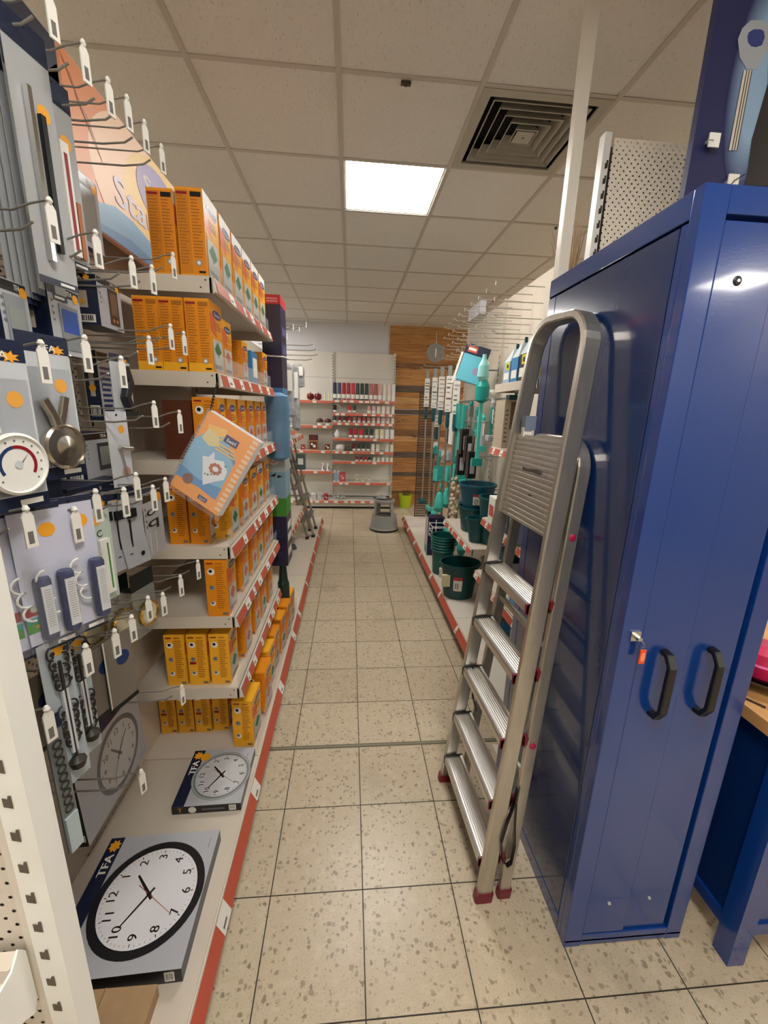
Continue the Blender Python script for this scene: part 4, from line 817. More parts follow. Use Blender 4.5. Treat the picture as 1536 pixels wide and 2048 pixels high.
tag(MB().lathe([(.04, 0), (.045, .01), (.03, .05), (.012, .06)], (0, 0, 0), M('pack_greygreen', ''), 12).build('clothes_iron_holder', loc=(-.62, 4.35, .17)), 'small dark grey item on the far left base shelf beside the ladder feet', 'accessory')
# ================================================================== BLUE CABINET
bl = blue_paint('cabinet_blue', '#0e3a84'); bl2 = blue_paint('cabinet_blue_shaded', '#0c2c62', .2)  # second copy of the same paint, darkened to carry the side's shade
cx0, cx1, cy0, cy1, cz = .708, 1.110, .895, 1.548, 2.145
t = thing('tool_cabinet', 'tall narrow glossy blue steel cabinet with two black handles, right of the folding ladder', 'cabinet', ((cx0 + cx1) / 2, (cy0 + cy1) / 2, 0))
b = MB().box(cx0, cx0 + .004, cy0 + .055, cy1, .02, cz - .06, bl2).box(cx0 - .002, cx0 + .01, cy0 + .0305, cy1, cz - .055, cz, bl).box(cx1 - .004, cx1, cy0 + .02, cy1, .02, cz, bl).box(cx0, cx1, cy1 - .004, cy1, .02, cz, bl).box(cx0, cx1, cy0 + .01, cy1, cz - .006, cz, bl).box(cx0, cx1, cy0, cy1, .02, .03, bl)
b.box(cx0 - .0015, cx0 + .01, cy0 + .0305, cy0 + .05, .0, cz - .06, bl).box(cx0 - .0015, cx0 + .01, cy0 + .05, cy1, .0, .06, bl).box(cx0 - .0015, cx0 + .01, cy1 - .05, cy1, .06, cz - .06, bl)
_bl(b, 'body', t).modifiers.new('bevel', 'BEVEL').width = .0015
b = MB().box(cx0 - .002, cx0 + .055, cy0, cy0 + .03, 0, cz, bl).box(cx1 - .052, cx1, cy0, cy0 + .03, .0, cz, bl).box(cx0 + .055, cx1 - .052, cy0, cy0 + .03, cz - .052, cz, bl).box(cx0 + .055, cx1 - .052, cy0, cy0 + .03, 0.006, .05, bl)
o = _bl(b, 'front_frame', t); m_ = o.modifiers.new('bevel', 'BEVEL'); m_.width = .0022; m_.segments = 3
_bl(MB().box(cx0 + .05, cx1 - .05, cy0 + .028, cy0 + .031, .05, cz - .05, M('cabinet_gap', '#040d22', .6)), 'inner_recess', t)
xs = cx0 + .195
for (a, c, yy, lab) in ((cx0 + .0565, xs, cy0 + .002, None), (xs + .004, cx1 - .062, cy0 + .008, None)):
    d = _bl(MB().box(a, c, yy, yy + .02, .053, cz - .062, bl), 'door', t); mm = d.modifiers.new('bevel', 'BEVEL'); mm.width = .0015
    hx = (a + c) / 2 + (.0 if a < .8 else -.004); z0, z1 = .895, 1.085; ho = .036
    b = MB().sweep([(hx, yy - .000, z0), (hx, yy - .020, z0 + .002), (hx, yy - ho, z0 + .028), (hx, yy - ho, z1 - .028), (hx, yy - .020, z1 - .002), (hx, yy, z1)], (1, 0, 0), .022, .014, black)
    b.v = [p - V(t.location) for p in b.v]; b.build('handle', d, bevel=.002)
    b = MB().lathe([(.0045, 0), (.004, .004)], (0, 0, 0), M('screw_white', '#c8ccd2', .3, .5), 10); b.T = Matrix.Identity(4)
    s_ = MB(); s_.T = Matrix.Translation((hx, yy, .182)) @ Matrix.Rotation(math.pi / 2, 4, 'X'); s_.lathe([(.0055, 0), (.0045, .004)], (0, 0, 0), M('screw_white', ''), 10); s_.v = [p - V(t.location) for p in s_.v]; s_.build('screw', d)
    if a < .8:
        s_ = MB(); s_.T = Matrix.Translation((.818, yy - .0005, 1.972)) @ Matrix.Rotation(math.pi / 2, 4, 'X'); s_.lathe([(.010, 0), (.007, .002)], (0, 0, 0), black, 18, sx=1.0); s_.lathe([(.004, .0015), (.003, .004)], (0, 0, 0), chrome, 10); s_.v = [p - V(t.location) for p in s_.v]; s_.build('keyhole', d)
kx, kz = cx0 + .033, 1.135
b = MB().box(kx - .013, kx + .013, cy0 - .006, cy0, kz - .013, kz + .013, chrome).box(kx - .006, kx + .006, cy0 - .022, cy0 - .005, kz - .004, kz + .004, chrome); _bl(b, 'lock', t)
b = MB().tube([(kx, cy0 - .02, kz), (kx + .010, cy0 - .022, kz - .008), (kx + .018, cy0 - .02, kz - .02), (kx + .012, cy0 - .018, kz - .026)], .0013, chrome, 5)
b.box(kx + .008, kx + .024, cy0 - .022, cy0 - .018, kz - .070, kz - .030, M('tag_orange', '#f0551c', .35)); b.disc((kx + .016, cy0 - .0224, kz - .05), (1, 0, 0), (0, 0, 1), .006, M('tag_orange_light', '#f59a70', .4), 12, ry=.014); o = _bl(b, 'key_with_orange_tag', t); o['label'] = 'orange plastic key tag'; mm = o.modifiers.new('bevel', 'BEVEL'); mm.width = .0015
# display board on the cabinet
nb = M('board_navy', '#1c2350', .4); hb = M('halo_blue', '#6f93bb', .5)
t = thing('display_board', 'dark navy display board with a printed grey handled tool standing on the blue cabinet', 'sign', (1.4, 1.3, cz)); Y = 1.30
b = MB().box(.963, 1.80, Y, Y + .02, cz, 3.03, nb); _bl(b, 'board', t)
b = MB(); e = Y - .0006
for k in range(12):
    q = k / 11; col = tuple(a * (1 - q) + c * q for a, c in zip(lin('#222b5a'), lin('#86a4c2'))); b.disc((1.125, e - .00008 * k, 2.60), (1, 0, 0), (0, 0, 1), .088 - .045 * q, M('halo_blue_%d' % k, col, .5), 30, ry=.26 - .12 * q)
pts = [P(1534, 168, Y=Y), P(1536, 60, Y=Y), P(1620, 60, Y=Y), P(1600, 372, Y=Y), P(1490, 372, Y=Y), P(1502, 280, Y=Y)]
b.poly([(p.x, e - .0012, max(p.z, cz + .002)) for p in pts], M('board_opening_dark', '#0d0706', .5)); _bl(b, 'printed_background', t)  # flat near-black patch painted in place of a dark opening
b = MB()
hd = [P(*q, Y=Y) for q in ((1483, 58), (1500, 42), (1524, 42), (1540, 55), (1542, 80), (1528, 110), (1512, 140), (1492, 140), (1478, 116), (1474, 80))]
ih = [P(*q, Y=Y) for q in ((1496, 66), (1506, 60), (1520, 60), (1526, 64), (1528, 76), (1522, 92), (1510, 96), (1500, 94), (1494, 86), (1493, 74))]
e2 = e - .0018; gm = M('tool_grey_print', '#9aa0a8', .4); n = 10
b.add([(p.x, e2, p.z) for p in hd] + [(p.x, e2, p.z) for p in ih], [(i, (i + 1) % n, n + (i + 1) % n, n + i) for i in range(n)], gm); b.poly([(p.x, e2 + .0001, p.z) for p in ih], M('board_mid', '#2b3a78', .4))
for u0, u1, m in ((-9, 9, M('tool_dark', '#2e3134', .4)), (-8, -3, M('tool_silver', '#c9c2b4', .4)), (-1, 2, M('tool_silver', '')), (4, 7, M('tool_silver', ''))):
    A_ = [P(x + u, y, Y=Y) for x, y, u in ((1494, 142, u0), (1494, 142, u1), (1464, 302, u1), (1464, 302, u0))]; ee = e2 - (.0002 if u0 == -9 else .0004); b.poly([(p.x, ee, p.z) for p in A_], m)
_bl(b, 'printed_tool', t)
for px, py in ((1437, 274), (1475, 357)):
    p = P(px, py, Y=Y - .03); q = thing('price_clip', 'small white clip on the navy board, %s' % ('beside the printed shaft' if px < 1450 else 'just above the cabinet top'), 'clip', (p.x, Y - .004, p.z))
    MB().box(-.016, .016, -.014, -.010, -.017, .017, paper).box(-.014, .02, -.010, .003, -.004, .004, grey).build('clip_body', q); 
    MB().tube([(.0, -.012, .0), (-.035, -.03, -.01)] if px < 1450 else [(-.012, -.016, -.017), (.0, -.017, .0), (.03, -.016, .018)], .0012, black, 4).build('wire', q)
# ================================================================== STEP LADDER
al = alu_mat('ladder_alu', '#cbc7be', .26, (2, 2, .3)); al2 = alu_mat('step_alu', '#d6d4cf', .3, (3, .25, 3)); capm = M('burgundy_cap', '#6e1626', .4); mag = M('magenta_bolt', '#a3123f', .35)
t = thing('folding_stepladder', 'tall aluminium folding step ladder leaning closed against the blue cabinet', 'ladder', (.50, 1.28, 0))
def FN(z, s=0): return V((.484 + .096 * z, 1.047 + .062 * z + .008 * s, z))
def FF(z): return V((.460 + .100 * z, 1.535 - .025 * z, z))
side = (FN(1) - FN(0)).cross(FF(0) - FN(0)).normalized()
zt = 1.93; path = [FN(.02), FN(.9), FN(zt - .06)]
A, B = FN(zt - .06), FF(zt - .04); tn = (FN(1) - FN(0)).normalized(); tf = (FF(1) - FF(0)).normalized(); top = []
for k in range(1, 9):
    a = math.pi / 2 * k / 8; top.append(A + tn * (.10 * math.sin(a)) + (B - A).normalized() * (.10 * (1 - math.cos(a))))
bot = []
for k in range(0, 8):
    a = math.pi / 2 * k / 8; bot.append(B + tf * (.10 * math.cos(a)) * 1 + (A - B).normalized() * (.10 * (1 - math.sin(a))))
pth = path + top + bot + [FF(zt - .04), FF(.9), FF(.02)]
_bl(MB().sweep(pth, side, .054, .024, al), 'front_frame', t)
for q in (FN(0), FF(0)): _bl(MB().sweep([q + V((0, 0, .0)), q + V((.003, 0, .035))], side, .066, .032, capm), 'rubber_foot', t)
def RN(z): return V((.562 + .078 * z, 1.055 + .055 * z, z))
def RF(z): return V((.540 + .084 * z, 1.515 - .02 * z, z))
rt = 1.52; A, B = RN(rt), RF(rt); tn2 = (RN(1) - RN(0)).normalized(); tf2 = (RF(1) - RF(0)).normalized(); path = [RN(.02), RN(.8), RN(rt)]
for k in range(1, 9): a = math.pi / 2 * k / 8; path.append(A + tn2 * (.09 * math.sin(a)) + (B - A).normalized() * (.09 * (1 - math.cos(a))))
for k in range(8): a = math.pi / 2 * k / 8; path.append(B + tf2 * (.09 * math.cos(a)) + (A - B).normalized() * (.09 * (1 - math.sin(a))))
path += [RF(rt), RF(.8), RF(.02)]; side2 = (RN(1) - RN(0)).cross(RF(0) - RN(0)).normalized()
_bl(MB().sweep(path, side2, .040, .022, al), 'rear_frame', t)
for q in (RN(0), RF(0)): _bl(MB().sweep([q, q + V((.003, 0, .035))], side2, .050, .028, capm), 'rubber_foot', t)
for k, z in enumerate((.15, .385, .622, .86, 1.10)):
    a, c = FN(z), FF(z); d = (c - a).normalized(); a2, c2 = a + d * .014, c - d * .014
    nx = V((1, 0, 0)); up = V((0, 0, 1)); off = V((-.032, 0, 0)); dep = .078; b = MB()
    def pt(q, u, w): return q + off + V((u, 0, w + u * .10))
    prof = [(0, -.004), (.003, .004), (.009, .003), (.012, -.001), (.066, -.001), (.070, .003), (dep, .003), (dep, -.022), (dep - .004, -.026), (dep - .006, -.006), (.006, -.006), (.006, -.026), (0, -.024)]
    N = len(prof); vs_ = [pt(a2, *q) for q in prof] + [pt(c2, *q) for q in prof]; b.add(vs_, [(i, (i + 1) % N, N + (i + 1) % N, N + i) for i in range(N)], al2); b.add(vs_, [tuple(range(N)), tuple(range(N, 2 * N))], al2)
    for q in range(6): u = .018 + q * .008; b.quad(pt(a2, u, -.0004), pt(c2, u, -.0004), pt(c2, u + .003, .0006), pt(a2, u + .003, .0006), al2)
    st = _bl(b, 'step', t)
    for q, m, sg in ((a2, capm, 1), (c2, black, -1)):
        bb = MB(); n0 = q + off; dd = d * sg * .007
        bb.add([pt(q, -.002, -.03) , pt(q, -.002, .006), pt(q, dep + .002, .006), pt(q, dep + .002, -.03), pt(q + dd, -.002, -.03), pt(q + dd, -.002, .006), pt(q + dd, dep + .002, .006), pt(q + dd, dep + .002, -.03)], [(0, 1, 2, 3), (4, 5, 6, 7), (0, 1, 5, 4), (1, 2, 6, 5), (2, 3, 7, 6), (3, 0, 4, 7)], m)
        bb.v = [p - V(t.location) for p in bb.v]; bb.build('end_cap', st)
    # rear brace behind the step
    if k in (1, 3): ra, rc = RN(z + .1), RF(z + .1); dd = (rc - ra).normalized(); _bl(MB().sweep([ra + dd * .01, rc - dd * .01], (0, 0, 1), .022, .016, al), 'rear_brace', t)
# folded platform
b = MB(); z0, z1 = 1.315, 1.615
a0, c0, a1, c1 = FN(z0), FF(z0), FN(z1), FF(z1); nn = side if side.x < 0 else -side
d0 = (c0 - a0).normalized(); a0 += d0 * .014; c0 -= d0 * .014; a1 += d0 * .014; c1 -= d0 * .014
for q in (a0, c0, a1, c1): q += nn * .004
b.add([a0, c0, c1, a1] + [q - nn * .02 for q in (a0, c0, c1, a1)], [(0, 1, 2, 3), (4, 5, 6, 7), (0, 1, 5, 4), (1, 2, 6, 5), (2, 3, 7, 6), (3, 0, 4, 7)], al)
for k in range(17):
    s0, s1 = (k + .2) / 17, (k + .62) / 17; q = [a0.lerp(a1, s0), c0.lerp(c1, s0), c0.lerp(c1, s1), a0.lerp(a1, s1)]
    b.add([p + nn * .004 for p in q] + q, [(0, 1, 2, 3), (0, 1, 5, 4), (2, 3, 7, 6)], al2)
R = random.Random(2)
b.poly([a0.lerp(a1, .62).lerp(c0.lerp(c1, .62), s) + nn * .0046 + V((0, 0, w)) for s, w in ((.28, 0), (.42, .008), (.6, .002), (.72, .004), (.7, -.008), (.5, -.005), (.34, -.008))], M('paint_fleck', '#4c4a46', .7)); b.poly([a0.lerp(a1, .35).lerp(c0.lerp(c1, .35), s) + nn * .0046 + V((0, 0, w)) for s, w in ((.4, 0), (.45, .006), (.5, -.004))], M('paint_fleck', ''))
_bl(b, 'platform', t)
p = FF(1.66) + V((.0, -.03, 0)); _bl(MB().box(p.x - .008, p.x + .03, p.y - .035, p.y + .0, p.z - .03, p.z + .02, M('clip_bluegrey', '#76839a', .4)).box(p.x - .01, p.x + .02, p.y - .03, p.y - .01, p.z - .06, p.z - .02, paper), 'plastic_catch', t)
for q, sgn in ((RN(1.33), -1), (RN(.62), -1)):
    b = MB(); b.T = Matrix.Translation(q + V((0, -.011, 0))) @ Matrix.Rotation(math.pi / 2, 4, 'X'); b.lathe([(.011, 0), (.011, .003), (.006, .006)], (0, 0, 0), mag, 14); _bl(b, 'bolt', t)
for z in (.16, .40, .635, .875, 1.11): 
    q = RN(z); _bl(MB().box(q.x - .028, q.x - .012, q.y - .010, q.y + .012, z - .012, z + .016, capm), 'hinge_block', t)
q = RN(.30); b = MB().sweep([RN(.46) + V((-.026, -.012, 0)), RN(.40) + V((-.03, -.016, 0)), RN(.33) + V((-.045, -.02, 0)), RN(.26) + V((-.055, -.022, 0)), RN(.19) + V((-.04, -.024, 0)), RN(.16) + V((-.02, -.024, 0)), RN(.17) + V((-.005, -.022, 0)), RN(.24) + V((-.002, -.02, 0)), RN(.32) + V((-.014, -.016, 0)), RN(.40) + V((-.022, -.015, 0))], (0, 1, 0), .016, .003, black); _bl(b, 'black_strap', t)
q = FF(.5); _bl(MB().sweep([q + V((.02, -.03, .14)), q + V((.025, -.035, .02)), q + V((.05, -.04, -.08)), q + V((.03, -.03, -.02)), q + V((.02, -.03, .14))], (0, 1, 0), .014, .003, black), 'black_strap', t)
# ================================================================== WORKBENCH
t = thing('workbench', 'blue steel workbench with a wooden top at the right edge behind the cabinet', 'workbench', (1.7, 1.3, 0)); wd = wood_mat('bench_beech', '#cf9e64', '#b5824a', (10, 1, 1))
_bl(MB().box(1.19, 2.5, .80, 1.70, .815, .855, wd), 'worktop', t)
for yy in (.815, 1.63): _bl(MB().box(1.205, 1.262, yy, yy + .055, 0, .815, bl), 'leg', t)
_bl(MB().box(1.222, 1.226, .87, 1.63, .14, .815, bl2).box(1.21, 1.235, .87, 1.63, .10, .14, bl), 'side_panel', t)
_bl(MB().box(1.262, 2.4, .828, .832, .16, .815, bl).box(1.262, 2.4, .822, .84, .12, .165, bl), 'front_panel', t)
t = thing('glass_dish', 'dark rimmed glass dish on the wooden bench top at the right edge', 'dish', (1.36, 1.08, .856))
MB().lathe([(.03, 0), (.09, .006), (.13, .035), (.135, .04), (.128, .04), (.085, .012), (.02, .008)], (0, 0, 0), M('dark_dish', '#29352f', .15, coat=.5), 28).build('bowl', t)
t = thing('pink_pouch', 'pink and red soft pouch on the dish at the right edge', 'pouch', (1.36, 1.08, .872))
MB().lathe([(.06, .0), (.085, .02), (.09, .06), (.075, .095), (.03, .11)], (0, 0, 0), M('pink_satin', '#c81e50', .35, var=.3, vscale=14), 20).build('pouch_body', t); MB().lathe([(.088, .055), (.092, .06), (.088, .066)], (0, 0, 0), M('pink_pale', '#e2569a', .35), 20).build('pink_band', t)
o = MB().box(-.003, .003, -.05, .05, 0, .004, M('pen_dark', '#3c2f28', .4)).box(-.004, .004, .04, .06, 0, .005, paper).build('pen', loc=(1.215, .985, .856), rot=(0, 0, .5)); tag(o, 'small dark pen like tool lying on the wooden bench top', 'pen')
# ================================================================== RIGHT RUN
RB, RF_ = 1.31, .800
t = thing('shelving_run', 'cream metal shelving run on the right aisle side with a red railed base deck', 'shelving unit', (1.3, 3.8, 0))
for ya, yb in ((1.83, 2.75), (2.76, 3.66), (3.67, 4.75)):
    _bl(MB().box(RB, RB + .02, ya, yb, DZ, 2.62 if yb > 3 else 2.25, beige), 'back_panel', t)
for yy in (1.83, 2.76, 3.67, 4.76):
    b = MB().box(RB - .025, RB + .03, yy - .03, yy, 0, 2.62 if yy > 2.8 else 2.25, beige); upright_slots(b, RB - .0255, yy - .015, .007, .25, 2.2, 'x'); _bl(b, 'upright', t)
for ya, yb in ((1.83, 2.755), (2.76, 3.815), (3.82, 4.86), (4.865, 5.86)): _bl(MB().box(RF_ + .012, RB, ya, yb, DZ - .03, DZ, cream), 'base_deck', t)
b = MB(); strip(b, RF_ + .012, -1, 1.83, 5.86, .108, .160, 9, tilt=.026, dens=.1); _bl(b, 'label_rail', t)
_bl(MB().box(RF_ + .05, RF_ + .06, 1.83, 5.84, 0, .135, dark).box(RF_ + .05, RB, 5.83, 5.845, 0, .14, beige), 'kick_plate', t)  # near-black plate: shadow under the deck put into its colour
# end panel with perforations facing the camera, above the cabinet
t = thing('perforated_rack', 'cream perforated end panel with a slotted upright above the back of the blue cabinet', 'shelving unit', (1.3, 1.77, 0))
_bl(MB().box(.985, 1.9, 1.755, 1.758, 0, 2.705, pf_e), 'perforated_panel', t); _bl(MB().box(.975, 1.9, 1.80, 1.805, 0, 2.70, M('cream_inner', '#5a5044', .8)), 'core_board', t)
b = MB().box(.945, .972, 1.752, 1.79, 0, 2.72, white)
for k in range(52): z = .05 + .05 * k; b.poly([(.958, 1.7515, z), (.970, 1.7515, z + .004), (.970, 1.7515, z + .03), (.963, 1.7515, z + .03), (.963, 1.7515, z + .02), (.958, 1.7515, z + .02)], slotm)
_bl(b, 'upright', t)
t = thing('soft_goods', 'dark stitched edge of a folded item on top of the blue cabinet', 'folded item', (.79, 1.40, cz)); MB().sweep([(0, -.12, .0), (.02, -.06, .03), (.03, .0, .036), (.02, .07, .028), (.0, .12, 0)], (1, 0, 0), .07, .02, M('crumpled_grey_fabric', '')).build('cushion', t)
t = thing('dried_grass', 'blurred tan tufts of dried grass above the rear corner of the blue cabinet', 'dried grass', (1.145, 2.29, 2.33)); R = random.Random(9); b = MB(); gm2 = M('straw', '#c2a987', .8)
for k in range(46): a, r = R.uniform(0, 6.28), R.uniform(.0, .09); h = R.uniform(.14, .34); b.tube([(r * math.cos(a) * .3, r * math.sin(a) * .3, 0), (r * math.cos(a), r * math.sin(a), h * .6), (r * math.cos(a) * 1.5, r * math.sin(a) * 1.5, h)], [.0025, .004, .001], gm2, 4)
o = b.build('tufts', t); MB().lathe([(.045, -.455), (.05, -.40), (.03, -.12), (.035, 0), (.03, 0), (.026, -.12)], (0, 0, 0), M('straw_pot', '#8d8272', .7), 14).build('pot', t)
for k, (z, ya, yb, xf, nm, rs) in enumerate(((1.87, 2.10, 2.745, .95, 'upper tan shelf carrying the yellow labelled packs behind the ladder', False), (1.47, 1.85, 2.745, .97, 'shelf with white and red tickets behind the ladder platform', False), (.97, 1.85, 2.745, .95, 'red railed shelf at bucket height behind the ladder', False), (.57, 1.85, 2.745, .93, 'low red railed shelf seen between the ladder steps', False), (.715, 2.77, 3.66, .90, 'red railed shelf carrying the stacked dark teal buckets', False))):
    shelf(nm, xf, RB - .026, ya, yb, z, -1, 60 + k, rs, thick=.05, rail=k > 0)
# stock on the shelves behind the ladder
R = random.Random(21)
for k in range(4):
    for j, z in enumerate((.17, .57, .97)):
        x, y = R.uniform(1.0, 1.1), 1.98 + .19 * k; col = [teald, paper, M('pack_blue', ''), lgrey][(k + j) % 4]; hh = R.uniform(.14, .28)
        o = MB().box(-.07, .07, -.06, .06, 0, hh, col).quad((-.0705, -.04, hh * .3), (-.0705, .04, hh * .3), (-.0705, .04, hh * .7), (-.0705, -.04, hh * .7), paper if col is not paper else red).build('boxed_goods', loc=(x, y, z), bevel=.004); tag(o, 'small %s goods box, %s from the cabinet on the %s' % ({0: 'dark teal', 1: 'white', 2: 'blue', 3: 'grey'}[(k + j) % 4], ORD[k], ['base deck', 'low red railed shelf', 'bucket height shelf'][j]), 'goods box')
# yellow labelled packs on the upper tan shelf
yl = M('label_yellow', '#d9d021', .45)
for k, (yy, hh) in enumerate(((2.60, .20), (2.48, .22), (2.36, .23), (2.22, .24))):
    t = thing('hanging_pack', ['clear and blue pack with a yellow label at the far end of the tan shelf', 'blue pack with a teal clip beside the yellow labelled pack', 'black sided pack with a yellow label near the ladder on the tan shelf', 'clear and blue pack nearest the ladder on the tan shelf'][k], 'pack', (1.02, yy, 1.872))
    m = [M('pack_wash', '#8fb0cf', .35), M('pack_blue', ''), black, M('pack_wash', '')][k]
    MB().box(-.055, .055, -.055, .045, 0, hh * .62, m).add([(x, y, hh * .62) for x, y in ((-.055, -.055), (.055, -.055), (.055, .045), (-.055, .045))] + [(-.02, -.012, hh), (.02, -.012, hh), (.02, .0, hh), (-.02, .0, hh)], [(0, 1, 5, 4), (1, 2, 6, 5), (2, 3, 7, 6), (3, 0, 4, 7), (4, 5, 6, 7)], M('pack_frost', '#c9d6dc', .3)).build('pack_body', t)
    b = MB(); e = -.0558
    b.quad((e, -.045, .02), (e, .035, .02), (e, .035, hh * .3), (e, -.045, hh * .3), paper).quad((-.05, e, .01), (.05, e, .01), (.05, e, hh * .25), (-.05, e, hh * .25), M('pack_olive', '#a9a25a', .5))
    if k != 1: b.quad((e - .0004, -.05, hh * .38), (e - .0004, .01, hh * .38), (e - .0004, .01, hh * .60), (e - .0004, -.05, hh * .60), yl).quad((e - .0008, -.035, hh * .43), (e - .0008, -.005, hh * .43), (e - .0008, -.005, hh * .54), (e - .0008, -.035, hh * .54), black).quad((-.05, e - .0004, hh * .38), (.0, e - .0004, hh * .38), (.0, e - .0004, hh * .6), (-.05, e - .0004, hh * .6), yl)
    b.build('label_print', t); MB().box(-.008, .008, -.012, .0, hh, hh + .03, teald if k < 3 else teall).build('hanger', t)
t = thing('appliance_carton', 'tall beige and brown photo printed carton under the tan shelf', 'carton', (1.03, 2.66, 1.47)); MB().box(-.06, .10, -.08, .08, 0, .30, M('carton_beige', '#b7ab95', .5)).build('carton', t)
b = MB().quad((-.02, -.0805, .12), (.10, -.0805, .12), (.10, -.0805, .29), (-.02, -.0805, .29), M('carton_brown', '#6b5747', .5)); R = random.Random(4)
for k in range(9): b.disc((R.uniform(-.01, .09), -.081, R.uniform(.02, .10)), (1, 0, 0), (0, 0, 1), .011, [paper, grey, black][k % 3], 10)
b.lines((-.05, -.0806, .03), (1, 0, 0), (0, 0, 1), .02, .22, 8, print_t); b.build('printed_picture', t)
t = thing('brush_set', 'white dish brush and dark teal dustpan set lying on the carton under the tan shelf', 'brush', (1.04, 2.60, 1.772)); MB().box(-.05, .05, -.03, .03, 0, .03, teald).tube([(.0, 0, .03), (.02, 0, .08)], .010, teall).build('dustpan', t); MB().lathe([(.02, .0), (.028, .02), (.02, .045)], (.015, 0, .045), white, 14).build('brush_head', t)
# wire grid of bare hooks, top of the right run
hp = thing('peg_hook', 'x', 'hook', group='bare wire hooks above the right run'); MB().tube([(.34, 0, 0), (.03, 0, 0), (0, 0, .02)], .0035, M('bright_wire', '#c3bfb6', .35, .5)).build('peg_wire', hp); MB().box(-.002, 0, -.006, .006, -.004, .022, M('bright_wire', '')).build('price_tag', hp)
n = 0
for i, z in enumerate((2.52, 2.42, 2.32, 2.22)):
    for j in range(9):
        yy = 4.45 - .19 * j; lab = 'bare hook on the right back panel, %s row down, %s from the far end' % (ORD[i], ORD[j]); loc = (.96, yy, z)
        if n == 0: hp.location = loc; hp['label'] = lab
        else: dup(hp, loc, lab)
        n += 1
for j, (px, py, yy) in enumerate(((905, 687, 4.9), (935, 658, 4.6), (942, 685, 4.4), (915, 700, 4.9), (848, 732, 5.5), (842, 738, 5.6))):
    p = P(px, py, Y=yy); dup(hp, p, 'bare wire hook with a pale tag hanging over the mop poles, %s of six' % ORD[j])
tag(MB().box(1.24, 1.30, 4.2, 4.6, 2.62, 2.74, M('white_lav', '#d8d9e4', .5)).build('rail_ticket', loc=(0, 0, 0)), 'white ticket holders on top of the right back panel above the mops', 'ticket holder')
# ================================================================== CLEANING TOOLS ON THE RIGHT
steelp = M('pole_steel', '#b6b4ae', .28, .9)
def pole_tool(label, x, y, ztop, zbot, head, group, sleeve=.38):
    t = thing('mop_pole', label, 'mop', (x, y, zbot), group=group); h = ztop - zbot
    MB().tube([(0, 0, .12), (0, 0, h - sleeve)], .011, steelp, 8).build('pole', t)
    MB().lathe([(.018, h - sleeve - .16), (.024, h - sleeve - .12), (.022, h - sleeve)], (0, 0, 0), teald, 10).build('collar', t)
    b = MB().box(-.034, .026, -.014, .014, h - sleeve, h - .10, paper).box(-.022, .014, -.011, .011, h - .10, h, M('grip_grey', '#8e9694', .4))
    rr_ = random.Random(int(y * 97)); z = h - sleeve + .015
    while z < h - .13: q = rr_.uniform(.008, .02); b.box(-.0305, rr_.choice([.0225, .004]), -.0145, .0145, z, z + q, [grey, lgrey, print_t][rr_.randrange(3)]); z += q + rr_.uniform(.015, .05)
    b.build('card_sleeve', t)
    if head == 'flat': MB().box(-.05, .05, -.09, .09, .06, .085, teald).box(-.01, .01, -.02, .02, .085, .13, teal).build('head', t)
    elif head == 'brush': MB().box(-.02, .02, -.10, .10, .06, .10, teall).box(-.016, .016, -.09, .09, .0, .06, black).build('head', t)
    elif head == 'tuft': MB().lathe([(.01, .14), (.04, .12), (.05, .06), (.03, 0)], (0, 0, 0), teall, 12).build('head', t)
    return t
MG = 'telescopic mop poles'
xs_ = [(.99, 5.42, 'flat'), (1.0, 4.98, 'brush'), (1.0, 4.60, 'tuft'), (1.0, 4.24, 'flat'), (1.0, 3.93, 'brush')]
for k, (x, y, hd_) in enumerate(xs_): pole_tool('steel mop pole with white printed sleeve and dark teal collar, %s from the far end' % ORD[k], x, y, 2.20 - .02 * k, .42, hd_, MG, .45)
for k, (x, y) in enumerate(((1.12, 5.3), (1.15, 4.85), (1.13, 4.4), (1.13, 4.1), (1.12, 3.8))): pole_tool('steel pole in the second rank behind the white sleeved mops, %s from the far end' % ORD[k], x, y, 1.75, .30, 'tuft', MG, .25)
# rail from which they hang
t = thing("hanging_rail", "horizontal wire rail carrying the mop poles", "rail", (1.0, 4.8, 2.1))
b = MB().tube([(1.03, 3.72, 2.06), (1.03, 5.62, 2.06)], .007, wire).tube([(1.03, 3.74, 2.06), (RB, 3.74, 2.06)], .007, wire).tube([(1.03, 5.60, 2.06), (1.24, 5.74, 2.06)], .007, wire); _bl(b, 'rail', t)
for zz, xx in ((1.80, 1.14), (1.79, 1.02), (1.62, 1.01), (1.34, 1.08), (1.06, 1.13), (.98, 1.02)): _bl(MB().tube([(xx, 3.05, zz), (xx, 5.5, zz)], .005, wire).tube([(xx, 3.3, zz), (RB, 3.3, zz)], .004, wire).tube([(xx, 4.4, zz), (RB, 4.4, zz)], .004, wire).tube([(xx, 5.5, zz), (1.1, 5.80, zz)], .004, wire), 'cross_bar', t)
# dark mesh end screen
t = thing('end_screen', 'dark see-through mesh screen at the far end of the mop rack', 'screen', (1.1, 5.80, DZ)); b = MB(); mk = M('mesh_dark', '#3d3833', .5, .3)
for k in range(16): x = .965 + k * .019; b.box(x, x + .006, 5.80, 5.806, DZ, 1.94, mk)
for k in range(48): z = DZ + .01 + k * .037; b.box(.965, 1.26, 5.806, 5.811, z, z + .012, mk)
b.box(.958, .970, 5.795, 5.815, DZ, 1.95, mk).box(1.25, 1.262, 5.795, 5.815, DZ, 1.95, mk).box(.958, 1.262, 5.795, 5.815, 1.94, 1.952, mk); _bl(b, 'mesh', t)
